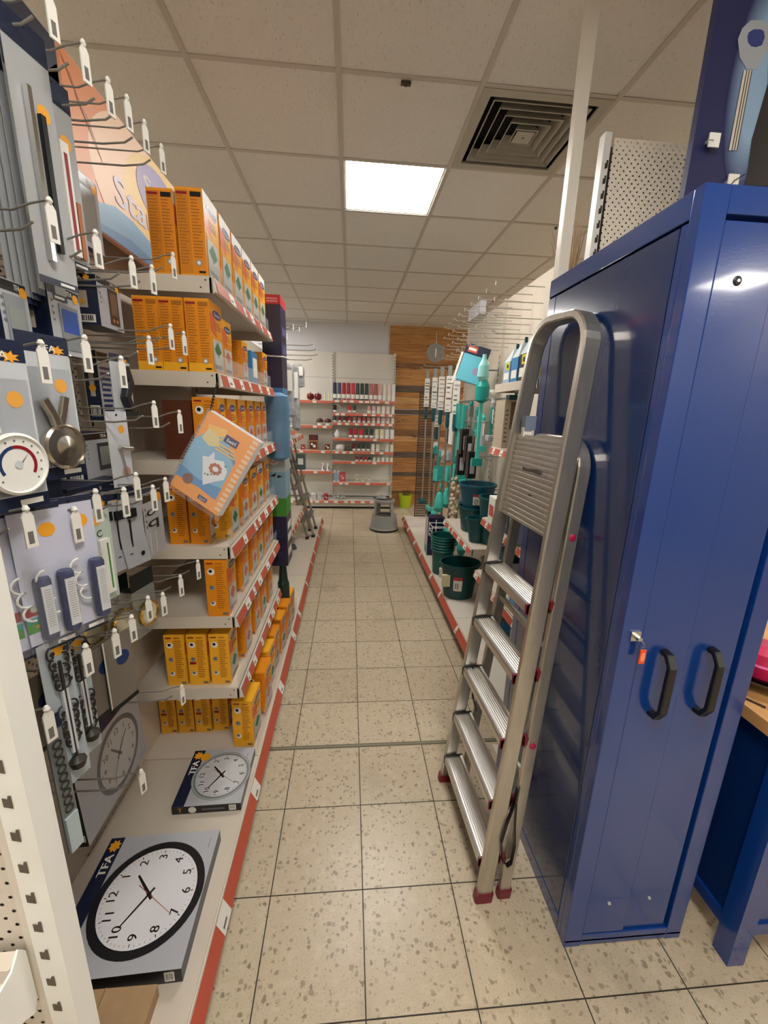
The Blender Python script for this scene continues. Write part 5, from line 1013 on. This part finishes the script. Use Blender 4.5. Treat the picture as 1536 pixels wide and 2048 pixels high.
# grey round disc above mops
p = P(871, 706, Y=5.35); t = thing('round_dryer', 'grey round disc hanging above the mop sleeves against the plank wall', 'clothes dryer', p); b = MB(); b.T = Matrix.Rotation(math.pi / 2, 4, 'X'); b.lathe([(.11, 0), (.115, .006), (.11, .012), (.02, .016)], (0, 0, 0), M('disc_grey', '#7f7c78', .5, var=.1), 26); b.build('disc', t); MB().box(-.006, .006, -.02, -.016, -.05, .05, paper).tube([(0, -.01, .05), (0, -.01, .24)], .003, wire).build('hanger', t)
# hanging teal goods
def hang(name, label, x, y, z, cat, fn, grp=None, rz=0):
    t = thing(name, label, cat, (x, y, z), rz, grp); fn(t); return t
def kit(t):
    MB().box(-.10, .10, -.05, .05, 0, .26, M('kit_blue', '#5fb7cc', .35)).box(-.104, .104, -.054, .054, .22, .30, navy).build('carton', t, bevel=.004)
    MB().quad((-.08, -.0545, .235), (.0, -.0545, .235), (.0, -.0545, .285), (-.08, -.0545, .285), red).quad((-.075, -.0548, .25), (-.01, -.0548, .25), (-.01, -.0548, .27), (-.075, -.0548, .27), paper).disc((.04, -.051, .10), (1, 0, 0), (0, 0, 1), .03, M('kit_violet', '#8f8fae', .4), 14).build('printed_front', t)
    MB().box(-.125, -.108, -.055, -.04, -.04, .22, paper).box(.108, .125, -.055, -.04, -.06, .2, paper).build('white_edge', t)
hang('mop_cover_kit', 'light blue boxed mop kit with navy and red header hanging tilted beside the mop sleeves', 1.0, 3.62, 1.94, 'boxed kit', kit).rotation_euler = (0, .28, -.25)
def spray(t):
    MB().lathe([(.012, -.02), (.05, .0), (.055, .10), (.03, .16), (.012, .2)], (0, 0, 0), teal, 14).box(-.012, .012, -.012, .012, -.44, 0, teall).box(-.04, .04, -.02, .02, -.50, -.44, teal).build('body', t); MB().lathe([(.03, 0), (.036, .02), (.03, .04)], (.07, -.02, .04), white, 12).build('knob', t)
    MB().lathe([(.02, .14), (.045, .17), (.04, .25), (.018, .29), (.014, .33)], (-.01, -.02, 0), M('mint_bottle', '#8fd3cf', .3), 12, sy=.6).build('bottle', t)
hang('spray_mop', 'bright teal spray mop hanging at the near end of the tools beside the tan shelf', 1.0, 3.16, 1.78, 'mop', spray)
def wiper(t): MB().box(-.02, .02, -.05, .05, 0, .22, teal).box(-.012, .012, -.012, .012, -.34, 0, teall).build('body', t, bevel=.004)
for k in range(3): hang('window_wiper', 'teal window wiper hanging under the light blue kit, %s from the far end' % ORD[k], 1.02, 3.95 - .13 * k, 1.55 - .01 * k, 'window wiper', wiper, 'teal window wipers')
def blk(t): MB().box(-.035, .035, -.04, .04, -.22, 0, black).box(-.02, .02, -.042, .0, -.18, -.06, lgrey).build('body', t, bevel=.004); MB().box(-.006, .006, -.006, .006, 0, .16, chrome).build('handle', t)
for k, (y, z) in enumerate(((3.55, 1.55), (3.4, 1.5), (3.3, 1.38), (3.62, 1.36))): hang('scrub_brush', 'black brush pack with a grey label between the teal tools, %s from the far end' % ORD[k], 1.0, y, z, 'brush', blk, 'black brush packs')
def slipcard(t): MB().box(-.01, .01, -.05, .05, -.30, 0, paper).build('sleeve', t)
hang('white_sleeve', 'plain white cardboard sleeve hanging tilted between the mop poles and the teal wipers', .99, 4.02, 1.68, 'sleeve', slipcard)
def handtool(m1, m2, L_):
    def f(t): MB().box(-.012, .012, -.012, .012, -L_, 0, m1).lathe([(.014, -.02), (.02, .02), (.012, .05)], (0, 0, 0), m2, 10).build('handle', t, bevel=.003); MB().box(-.03, .03, -.045, .045, -L_ - .05, -L_, m2).build('head', t, bevel=.004); MB().box(-.001, .002, -.03, .03, -L_ * .6, -.03, paper).build('card', t)
    return f
R = random.Random(44); cols_ = [teal, teall, black, paper, teald, lgrey]; names_ = ['teal', 'light teal', 'black', 'white', 'dark teal', 'grey']
for k in range(9):
    a, c = R.randrange(6), R.randrange(6); hang('hand_brush', '%s hand brush with %s head on the lower hooks, %s from the far end' % (names_[a], names_[c], ORD[k]), 1.12 + .04 * (k % 2), 5.2 - .21 * k, 1.02 - .05 * (k % 3), 'brush', handtool(cols_[a], cols_[c], R.uniform(.12, .22)), 'hand brushes on the lower hooks')
for k in range(8):
    a, c = R.randrange(6), R.randrange(6); hang('hand_brush', '%s scrubbing tool, %s head, on the upper hooks, %s from far end' % (names_[a], names_[c], ORD[k]), 1.14, 4.5 - .2 * k, 1.75 - .06 * (k % 3), 'brush', handtool(cols_[a], cols_[c], R.uniform(.14, .24)), 'scrubbing tools on the upper hooks')
R = random.Random(31)
for k in range(7):
    def clip(t, k=k):
        m = [teal, teall, M('rose_pack', '#a68c80', .5), lgrey, teald, M('rose_pack', ''), black][k]
        MB().lathe([(.012, -.12), (.035, -.10), (.03, -.02), (.008, 0)], (0, 0, 0), m, 10, sy=.6).build('body', t); MB().box(-.035, .035, -.004, .004, -.03, .04, [paper, clear, paper, clear, paper, paper, lgrey][k]).build('card', t)
    hang('cleaning_pad_pack', 'small %s cleaning pad pack on the middle row, %s from far end' % (['teal', 'light teal', 'rose', 'grey', 'dark teal', 'pinkish', 'black'][k], ORD[k]), 1.08, 5.1 - .24 * k, 1.28 - .03 * (k % 3), 'cleaning pad', clip)
def dustp(t): MB().box(-.09, .09, -.01, .0, 0, .16, teall).box(-.09, -.08, -.07, .0, 0, .14, teall).box(.08, .09, -.07, 0, 0, .14, teall).box(-.09, .09, -.07, .0, -.0, .01, teall).build('pan', t, bevel=.003); MB().tube([(0, 0, .16), (0, .0, .27)], .012, teal).build('handle', t)
for k, (px, py, y, rz) in enumerate(((876, 960, 4.5, .6), (905, 962, 4.1, .1), (922, 960, 3.9, -.1))): p = P(px, py, Y=y); hang('dustpan', 'light teal dustpan hanging low on the mop rack, %s from the left' % ORD[k], p.x, p.y, p.z, 'dustpan', dustp, 'light teal dustpans', rz)
def mit(t):
    R = random.Random(8); b = MB()
    for k in range(26): a, z = R.uniform(0, 6.28), R.uniform(-.2, 0); b.lathe([(.004, -.02), (.018, -.008), (.018, .008), (.004, .02)], (.03 * math.cos(a), .03 * math.sin(a), z), M('cream_chenille', '#cdbfa6', .9), 7)
    b.build('mop_fringe', t)
for k, (px, py) in enumerate(((912, 975), (908, 1015))): p = P(px, py - 14, Y=3.85); hang('fringe_mop_head', ['upper cream fringed mop head left of the stacked buckets', 'lower cream fringed mop head in front of the stacked buckets'][k], p.x, p.y, p.z + .03, 'mop head', mit)
def teal_tuft(t): MB().lathe([(.02, -.02), (.055, .03), (.05, .1), (.03, .18), (.01, .2)], (0, 0, 0), teall, 12).build('mop_fringe', t)
for k, (px, py) in enumerate(((877, 1020), (893, 1012))): p = P(px, py, Y=4.2); hang('microfibre_mop_head', 'light teal soft mop head low on the rack, %s from the left' % ORD[k], p.x, p.y, p.z, 'mop head', teal_tuft)
def tray(t):
    b = MB()
    for z in (0, .06, .12): b.tube([(-.12, -.08, z), (.12, -.08, z), (.12, .08, z), (-.12, .08, z), (-.12, -.08, z)], .004, paper, 5)
    for x, y in ((-.12, -.08), (.12, -.08), (.12, .08), (-.12, .08)): b.tube([(x, y, -.02), (x, y, .13)], .004, paper, 5)
    b.build('wire_basket', t)
p = P(888, 1030, Y=4.0); hang('wire_basket', 'white wire rack holding the soft teal mop heads above the base deck', p.x, 4.05, .42, 'wire rack', tray)
# navy carton on deck
t = thing('mop_set_carton', 'navy carton with printed mop standing at the foot of the mop poles', 'carton', (.90, 4.22, DZ)); MB().box(-.06, .12, -.08, .08, 0, .42, M('carton_navy', ''), {'-x': M('carton_side_white', '#c9c4bd', .5)}).build('carton', t)
MB().box(.02, .03, -.082, -.0805, .20, .40, paper).disc((.025, -.083, .26), (1, 0, 0), (0, 0, 1), .016, paper, 12).lines((-.04, -.081, .04), (1, 0, 0), (0, 0, 1), .12, .12, 5, navy2, .4).quad((-.0605, -.06, .02), (-.0605, .06, .02), (-.0605, .06, .10), (-.0605, -.06, .10), teal).build('printed_front', t)
# buckets
def bucket(label, x, y, z, r0, r1, h, m, name='bucket', handle=True, lab=True, sx=1, sy=1, rot=0, inner=None):
    t = thing(name, label, 'bucket', (x, y, z), rot)
    MB().lathe([(r0 * .9, .0), (r0, .004), (r1, h), (r1 + .008, h), (r1 + .009, h - .012), (r1 + .009, h + .003), (r1 - .006, h + .003), (r0 - .004, .008), (.001, .008)], (0, 0, 0), m, 28, sx=sx, sy=sy, cap=True).build('shell', t)
    if lab:
        b = MB(); k = lambda a, zz: ((r0 + (r1 - r0) * zz / h + .0015) * sx * math.cos(a), (r0 + (r1 - r0) * zz / h + .0015) * sy * math.sin(a), zz)
        for i in range(5): a0, a1 = -2.1 + i * .1, -2.0 + i * .1; b.quad(k(a0, h * .28), k(a1, h * .28), k(a1, h * .6), k(a0, h * .6), paper); b.quad(k(a0, h * .6), k(a1, h * .6), k(a1, h * .7), k(a0, h * .7), M('carton_red', ''))
        b.quad(*[tuple(c * (1.004 if n < 2 else 1) for n, c in enumerate(k(a, zz))) for a, zz in ((-2.0, h * .34), (-1.8, h * .34), (-1.8, h * .52), (-2.0, h * .52))], grey); b.build('paper_label', t)
    if handle: MB().tube([((r1 + .004) * sx * math.cos(a), (r1 + .004) * sy * math.sin(a) * .9, h - .01 - .03 * math.sin(a)) for a in [math.pi * i / 12 for i in range(13)]], .0025, chrome, 5).build('bail_handle', t)
    return t
bz = .715
bucket('dark teal bucket, lower one of the nested pair on the red railed shelf', 1.06, 3.28, bz, .105, .14, .21, teald)
bucket('dark teal bucket, upper one of the nested pair on the red railed shelf', 1.065, 3.28, bz + .18, .112, .150, .22, M('petrol_plastic', '#0d4f66', .35))
bucket('dark teal tall bin standing right of the nested buckets behind the ladder', 1.10, 2.93, bz, .09, .12, .36, teald, name='bin')
bucket('dark teal square jug at the near end of the bucket shelf', .985, 2.96, bz, .055, .085, .19, teald, name='jug', lab=False, handle=False, sx=1, sy=.8)
bucket('tall stack of ribbed teal buckets on the base deck left of the oval tub', .90, 3.66, DZ, .09, .115, .38, M('stack_teal', '#0b5350', .35), name='bucket_stack', lab=False, handle=False)
b = MB()
for k in range(5): b.lathe([(.112 + .0025 * k, .24 + .028 * k), (.119 + .002 * k, .243 + .028 * k), (.113 + .0025 * k, .25 + .028 * k)], (0, 0, 0), M('stack_teal_rim', '#0f6a64', .35), 24, cap=False)
o = b.build('nested_rims', bpy.data.objects['bucket_stack'])
t = bucket('oval dark teal tub with paper labels on the red railed base deck near the ladder', .93, 3.16, DZ, .125, .165, .30, M('tub_teal', '#083f44', .35), name='oval_tub', handle=False, sx=1, sy=.85)
MB().box(-.165, -.10, -.10, -.07, .12, .22, M('label_yellow_white', '#d9d3ac', .5)).box(-.175, -.12, -.03, .0, .17, .25, paper).quad((-.176, -.028, .19), (-.176, -.004, .19), (-.176, -.004, .23), (-.176, -.028, .23), red).build('hang_tag', t)
MB().box(.03, .09, .125, .13, .10, .21, lgrey).build('inner_card', t)
# ================================================================== BACK WALL SHELVES
YB = 7.0; t = thing('shelving_run', 'white back wall shelving with slotted uprights and red price rails full of candles', 'shelving unit', (.2, 7.3, 0))
z_top = P(720, 706, Y=7.3).z; xl, xm, xr = -1.30, P(666, 850, Y=7.25).x, P(786, 850, Y=7.25).x
cwh = M('back_panel_white', '#d8d4cb', .5); zs = [.17 + .4 * k for k in range(7)]
for a, c in ((xl, xm), (xm, xr)):
    for k in range(6): _bl(MB().box(a + .003, c - .003, 7.30, 7.305, .17 + (z_top - .17) * k / 6, .17 + (z_top - .17) * (k + 1) / 6 - .003, cwh), 'back_panel', t)
for x in (xl, xm, xr):
    b = MB().box(x - .015, x + .015, 7.27, 7.32, 0, z_top + .01, cwh)
    for k in range(56): z = .2 + .045 * k; (b.quad((x - .006, 7.2695, z), (x + .006, 7.2695, z), (x + .006, 7.2695, z + .024), (x - .006, 7.2695, z + .024), slotm) if z < z_top - .03 else None)
    _bl(b, 'upright', t)
_bl(MB().box(xl, xr, 6.97, 7.3, .12, .145, cwh).box(xl, xr, 7.02, 7.03, .0, .12, cream).box(xl, xr, 7.0, 7.02, .0, .03, dark), 'base_deck', t)
b = MB().box(xl, xr, 6.962, 6.968, .10, .148, cream).quad((xl, 6.9615, .104), (xr, 6.9615, .104), (xr, 6.9615, .144), (xl, 6.9615, .144), M('rail_coral', '#cf6a52', .4))
R = random.Random(77); x = xl
while x < xr - .1: x += R.uniform(.03, .15); b.quad((x, 6.961, .106), (x + .07, 6.961, .106), (x + .07, 6.961, .142), (x, 6.961, .142), paper); x += .07
_bl(b, 'label_rail', t)
coral = M('rail_coral', '')
def bshelf(x0, x1, py, label, yf=7.0, seed=1, dens=.6, refx=720):
    z = P(refx, py, Y=yf).z + .02; t = thing('metal_shelf', label, 'shelf', ((x0 + x1) / 2, 7.15, z - .04), group='back wall shelves')
    _bl(MB().box(x0 + .004, x1 - .004, yf, 7.298, z - .004, z, cwh).box(x0 + .004, x1 - .004, yf, yf + .004, z - .045, z - .004, cwh), 'shelf_board', t)
    b = MB().quad((x0 + .006, yf - .001, z - .046), (x1 - .006, yf - .001, z - .046), (x1 - .006, yf - .001, z - .004), (x0 + .006, yf - .001, z - .004), coral); R = random.Random(seed); x = x0 + .02
    while x < x1 - .09:
        x += R.uniform(.015, .10) if R.random() < dens else .3
        if x > x1 - .08: break
        b.quad((x, yf - .002, z - .043), (x + .065, yf - .002, z - .043), (x + .065, yf - .002, z - .01), (x, yf - .002, z - .01), paper); x += .065
    _bl(b, 'label_rail', t); return z
RS = [(803, .9), (829, .9), (848, .95), (879, .3), (905, .6), (925, .5), (967, .4)]
zr = [bshelf(xm, xr, py, 'right bay back wall shelf, %s from the top' % ORD[k], 7.0, 90 + k, d) for k, (py, d) in enumerate(RS)]
LS = [(803, .2), (853, .15), (903, .2), (944, .2)]
zl = [bshelf(xl, xm, py, 'left bay back wall shelf, %s from the top' % ORD[k], 7.0, 70 + k, d, 640) for k, (py, d) in enumerate(LS)]
pale_d = dict(navy='#2c3450', slate='#46506e', red='#a51f30', scarlet='#c4313a', graphite='#3e4644', darkgreen='#2f3f3a', rose='#b4736c', mauve='#a9605c', pink='#dcaaa2', ivory='#e2ded0', blush='#e6cfc8', ice='#dfe3ea', black='#1d1b1c', wine='#7c1a28', lilac='#d6b3c0', cream='#dcdcb4', mint='#cfd8c8')
def candle(label, x, z, r, h, col, y=7.05, band=True, name='pillar_candle', grp=None):
    m = M('wax_' + col, pale_d[col], .45); t = MB().lathe([(r * .96, 0), (r, .004), (r, h - .004), (r * .94, h), (.001, h - .002)], (0, 0, 0), m, 14)
    if band: t.lathe([(r * 1.01, h * .08), (r * 1.015, h * .09), (r * 1.015, h * .32), (r * 1.01, h * .33)], (0, 0, 0), paper, 14, cap=False)
    t.tube([(0, 0, h - .002), (0, 0, h + .008)], .0015, paper, 4)
    o = t.build(name, loc=(x, y, z)); return tag(o, label, 'candle', grp)
rows = [
 (0, .27, .031, ['navy', 'slate', 'red', 'red', 'scarlet', 'graphite', 'darkgreen', 'darkgreen', 'rose', 'mauve', 'pink', 'ivory', 'blush', 'ice'], None, 'tall', 'first'),
 (1, .125, .027, [None if c == '-' else c for c in ['black', '-', '-', 'scarlet', 'graphite', '-', '-', 'pink', 'lilac', 'blush', 'ivory', 'blush', 'ivory']], None, 'medium', 'second'),
 (2, .09, .026, ['graphite', 'wine', 'wine', 'red', 'rose', 'rose', 'scarlet', 'rose', 'pink', 'pink', 'lilac', 'pink', 'ivory'], None, 'short', 'third'),
 (3, .155, .033, [None, None, None, 'red', 'red', 'scarlet', 'graphite', 'darkgreen', 'cream', 'cream', 'ice', 'ice'], None, 'glass held', 'fourth'),
 (4, .125, .030, [None, None, None, None, 'wine', 'darkgreen', 'darkgreen', 'graphite', 'ivory', 'mint', None, 'mint', 'ivory'], None, 'jar', 'fifth'),
 (5, .07, .026, [None, None, None, None, None, 'wine', 'wine', 'red', 'darkgreen', 'mint', 'mint', 'ivory', 'mint', 'ivory'], None, 'low', 'sixth')]
for ri, h, r, cols, _, adj, nm in rows:
    n = len(cols); k2 = 0
    for k, c in enumerate(cols):
        if not c: continue
        x = xm + .04 + (xr - xm - .07) * k / (n - 1); candle('%s %s candle, %s from the left on the %s right bay shelf' % (adj, {'ice': 'bluish white', 'wine': 'dark wine red', 'graphite': 'dark grey', 'darkgreen': 'dark green', 'blush': 'blush white'}.get(c, c), ORD[k2], nm), x, zr[ri], r, h, c, grp='candles on the %s right bay shelf' % nm); k2 += 1
def vase(label, x, z, prof, m, cat='ornament', name='ornament', y=7.06):
    o = MB().lathe(prof, (0, 0, 0), m, 18).build(name, loc=(x, y, z)); return tag(o, label, cat)
vase('white pear shaped ornament at the left of the fourth right bay shelf', P(636, 890, Y=7.06).x + .0 if False else xm + .075, zr[3], [(.03, 0), (.05, .03), (.045, .08), (.02, .12), (.005, .135)], M('porcelain', '#e4e2e4', .3), name='egg_ornament')
vase('wide white round bowl ornament on the fifth right bay shelf', xm + .13, zr[4], [(.05, 0), (.075, .04), (.07, .09), (.04, .105)], M('porcelain', ''), name='round_bowl')
vase('dark grey round bowl beside the white one on the fifth right bay shelf', xm + .27, zr[4], [(.05, 0), (.065, .03), (.06, .07), (.03, .085)], M('bowl_dark', '#4c4b48', .4), name='round_bowl')
def packbox(label, x, z, w, h, m, d=.06, y=7.06, pic=None, name='gift_box', cat='box'):
    b = MB().box(-w / 2, w / 2, -d / 2, d / 2, 0, h, m)
    if pic: b.quad((-w * .38, -d / 2 - .001, h * .12), (w * .38, -d / 2 - .001, h * .12), (w * .38, -d / 2 - .001, h * .85), (-w * .38, -d / 2 - .001, h * .85), pic[0]); b.disc((w * .1, -d / 2 - .002, h * .4), (1, 0, 0), (0, 0, 1), min(w, h) * .16, pic[1], 10); b.disc((-w * .15, -d / 2 - .002, h * .6), (1, 0, 0), (0, 0, 1), min(w, h) * .12, pic[1], 10)
    o = b.build(name, loc=(x, y, z)); return tag(o, label, cat)
for k in range(3): packbox('slim pale blue and white box, %s from the left on the lowest right bay shelf' % ORD[k], xm + .03 + .035 * k, zr[6], .03, .19, [paper, M('pack_pale_blue', '#8fa6bd', .5), paper][k], pic=(M('pack_pale_blue', ''), paper) if k != 1 else None)
packbox('square red box beside the slim blue boxes on the lowest right bay shelf', xm + .165, zr[6], .105, .165, M('gift_red', '#b9474c', .45), pic=(M('gift_red2', '#c4565a', .45), paper))
for k, (dx, w, h) in enumerate(((.42, .09, .13), (.52, .08, .07), (.62, .085, .12), (.86, .08, .05))): packbox('pale greenish white ornament box, %s from the left on the lowest right bay shelf' % ORD[k], xm + dx, zr[6], w, h, M('pale_box', '#c5c2b0', .5), pic=(M('pale_box2', '#aaa994', .5), paper))
R = random.Random(5)
for nm_, x0, m1, m2 in (('grey green', xm + .12, M('wreath_grey', '#8f9b94', .6), paper), ('dark purple', xr - .24, M('wreath_dark', '#3b3238', .6), lgrey)):
    b = MB()
    for k in range(26): a = math.tau * k / 26; rr = .075 + R.uniform(-.015, .015); b.lathe([(.003, -.012), (.016, 0), (.003, .014)], (rr * math.cos(a), rr * .5 * math.sin(a), .03 + R.uniform(-.01, .02)), m1 if k % 3 else m2, 6)
    o = b.build('table_wreath', loc=(x0, 7.08, .146)); tag(o, '%s table wreath lying on the base shelf of the back wall' % nm_, 'wreath')
# left bay goods
dr = M('lacquer_red', '#6d0f17', .25, coat=.4)
for k, px in enumerate((621, 636)):
    p = P(px, 800, Y=7.06); t = thing('apple_ornament', 'dark red round apple ornament, %s of two on the top left bay shelf' % ('left' if k == 0 else 'right'), 'ornament', (p.x, 7.06, zl[0])); MB().lathe([(.02, 0), (.055, .02), (.062, .06), (.05, .10), (.015, .112)], (0, 0, 0), dr, 18).build('fruit', t); MB().tube([(0, 0, .10), (.01, 0, .135)], .004, black, 5).build('stem', t)
for k, px in enumerate((650, 658)): candle('thin pale ivory candle, %s of two on the top left bay shelf' % ('left' if k == 0 else 'right'), P(px, 800, Y=7.06).x, zl[0], .014, .12, 'cream', band=False, name='thin_candle')
for k, px in enumerate((640, 656)):
    p = P(px, 850, Y=7.06); t = thing('mushroom_ornament', 'dark domed ornament with pale foot, %s of two on the second left bay shelf' % ('left' if k == 0 else 'right'), 'ornament', (p.x, 7.06, zl[1])); MB().lathe([(.04, 0), (.045, .03), (.035, .06)], (0, 0, 0), paper, 14).build('foot', t); MB().lathe([(.058, .05), (.06, .07), (.04, .10), (.004, .115)], (0, 0, 0), M('dome_wine', '#4c1c22', .35), 16).build('cap', t)
packbox('dark wine red box standing on the crate box of the third left bay shelf', P(627, 880, Y=7.06).x, zl[2] + .166, .15, .085, M('box_darkwine', '#3d1614', .5), pic=(M('box_wine2', '#571d1a', .5), M('box_wine3', '#7c2a25', .5)))
packbox('brown framed box with red picture in the middle of the third left bay shelf', P(627, 890, Y=7.06).x, zl[2], .16, .165, M('kraft', '#9a6c42', .6), pic=(M('box_wine2', ''), paper))
packbox('small brown framed box with red picture at the right of the third left bay shelf', P(655, 890, Y=7.06).x, zl[2], .10, .115, M('kraft', ''), pic=(M('box_wine2', ''), paper))
packbox('red and white small box at the left of the third left bay shelf', P(606, 890, Y=7.06).x, zl[2], .07, .09, M('gift_red', ''), pic=(redd, paper))
for k, px in enumerate((646, 656)):
    p = P(px, 940, Y=7.03); t = thing('angel_figurine', 'white and black figurine, %s of two on the lowest left bay shelf' % ('left' if k == 0 else 'right'), 'figurine', (p.x, 7.04, zl[3])); MB().lathe([(.03, 0), (.02, .06), (.012, .09)], (0, 0, 0), M('porcelain', ''), 12).lathe([(.006, .085), (.018, .10), (.016, .12), (.004, .13)], (0, 0, 0), M('porcelain', ''), 10).build('figure_body', t); MB().box(.008, .02, -.025, -.015, .02, .08, black).build('dark_trim', t)
for k, (px, m) in enumerate(((627, paper), (639, M('box_pale', '#c4bcae', .5)), (652, M('gift_red', '')))): packbox('%s small box on the base shelf of the left bay' % ['white', 'pale greenish', 'red'][k], P(px, 995, Y=7.0).x, .146, .075, .12, m, y=7.01, pic=(lgrey, paper) if k < 2 else (redd, paper))
# ================================================================== STEP STOOL AND PLANT POT
sg = M('stool_grey', '#8f8f8c', .45); t = thing('step_stool', 'grey round rolling step stool standing in the aisle before the candle shelves', 'step stool', (.505, 5.72, 0))
b = MB().lathe([(.205, .02), (.21, .03), (.20, .055), (.185, .16), (.175, .215), (.165, .215), (.17, .16), (.18, .06)], (0, 0, 0), sg, 36, cap=False)
b.build('lower_skirt', t); MB().lathe([(.165, .205), (.178, .215), (.176, .225), (.12, .222)], (0, 0, 0), sg, 36, cap=False).lathe([(.0, .212), (.165, .214)], (0, 0, 0), M('tread_dark', '#4a4946', .7), 30, cap=False).build('lower_step', t)
MB().lathe([(.205, .0), (.212, .01), (.212, .025), (.2, .03)], (0, 0, 0), black, 36).build('rubber_ring', t)
b = MB()
for a0 in (-2.75, -.80, .7, 2.1):
    n = 6; wdt = .42
    A_ = []
    for z, r in ((.21, .165), (.32, .152), (.42, .142)):
        A_ += [(r * math.cos(a0 + wdt * (i / n - .5)), r * math.sin(a0 + wdt * (i / n - .5)), z) for i in range(n + 1)]
    I_ = [(x * .93, y * .93, z) for x, y, z in A_]; m_ = n + 1; L_ = len(A_)
    fs = []
    for q in range(2):
        for i in range(n): f = (q * m_ + i, q * m_ + i + 1, (q + 1) * m_ + i + 1, (q + 1) * m_ + i); fs += [f, tuple(L_ + j for j in f)]
        fs += [(q * m_, (q + 1) * m_, L_ + (q + 1) * m_, L_ + q * m_), (q * m_ + n, (q + 1) * m_ + n, L_ + (q + 1) * m_ + n, L_ + q * m_ + n)]
    b.add(A_ + I_, fs, sg, True)
b.build('support_wall', t)
MB().lathe([(.142, .41), (.150, .42), (.150, .445), (.12, .455), (.001, .456)], (0, 0, 0), sg, 36, cap=False).lathe([(.12, .4565), (.0, .4575)], (0, 0, 0), M('tread_dark', ''), 30, cap=False).build('top_step', t)
t = thing('bundle', 'crumpled silvery item lying on the step stool', 'bundle', (.46, 5.70, .458)); MB().lathe([(.03, 0), (.05, .01), (.035, .04), (.01, .055)], (0, 0, 0), M('crumpled_grey_fabric', ''), 9, sx=1.6).build('bundle_body', t)
p = P(800, 1008, Z=0); t = thing('plant_pot', 'lime green conical plant pot standing by the plank wall', 'plant pot', (1.00, 7.12, 0)); pg2 = M('lime', '#a9bf1a', .4)
MB().lathe([(.085, 0), (.09, .004), (.125, .24), (.13, .242), (.118, .242), (.085, .02), (.001, .02)], (0, 0, 0), pg2, 28, cap=True).build('shell', t)
b = MB(); R = random.Random(12)
for k in range(22): a = R.uniform(0, 6.28); r = R.uniform(.02, .08); b.tube([(r * math.cos(a) * .5, r * math.sin(a) * .5, .15), (r * math.cos(a), r * math.sin(a), .29), (r * 1.5 * math.cos(a), r * 1.5 * math.sin(a), .33)], [.003, .003, .001], M('dry_brown', '#6d4a26', .8), 4)
b.build('dry_stems', t)
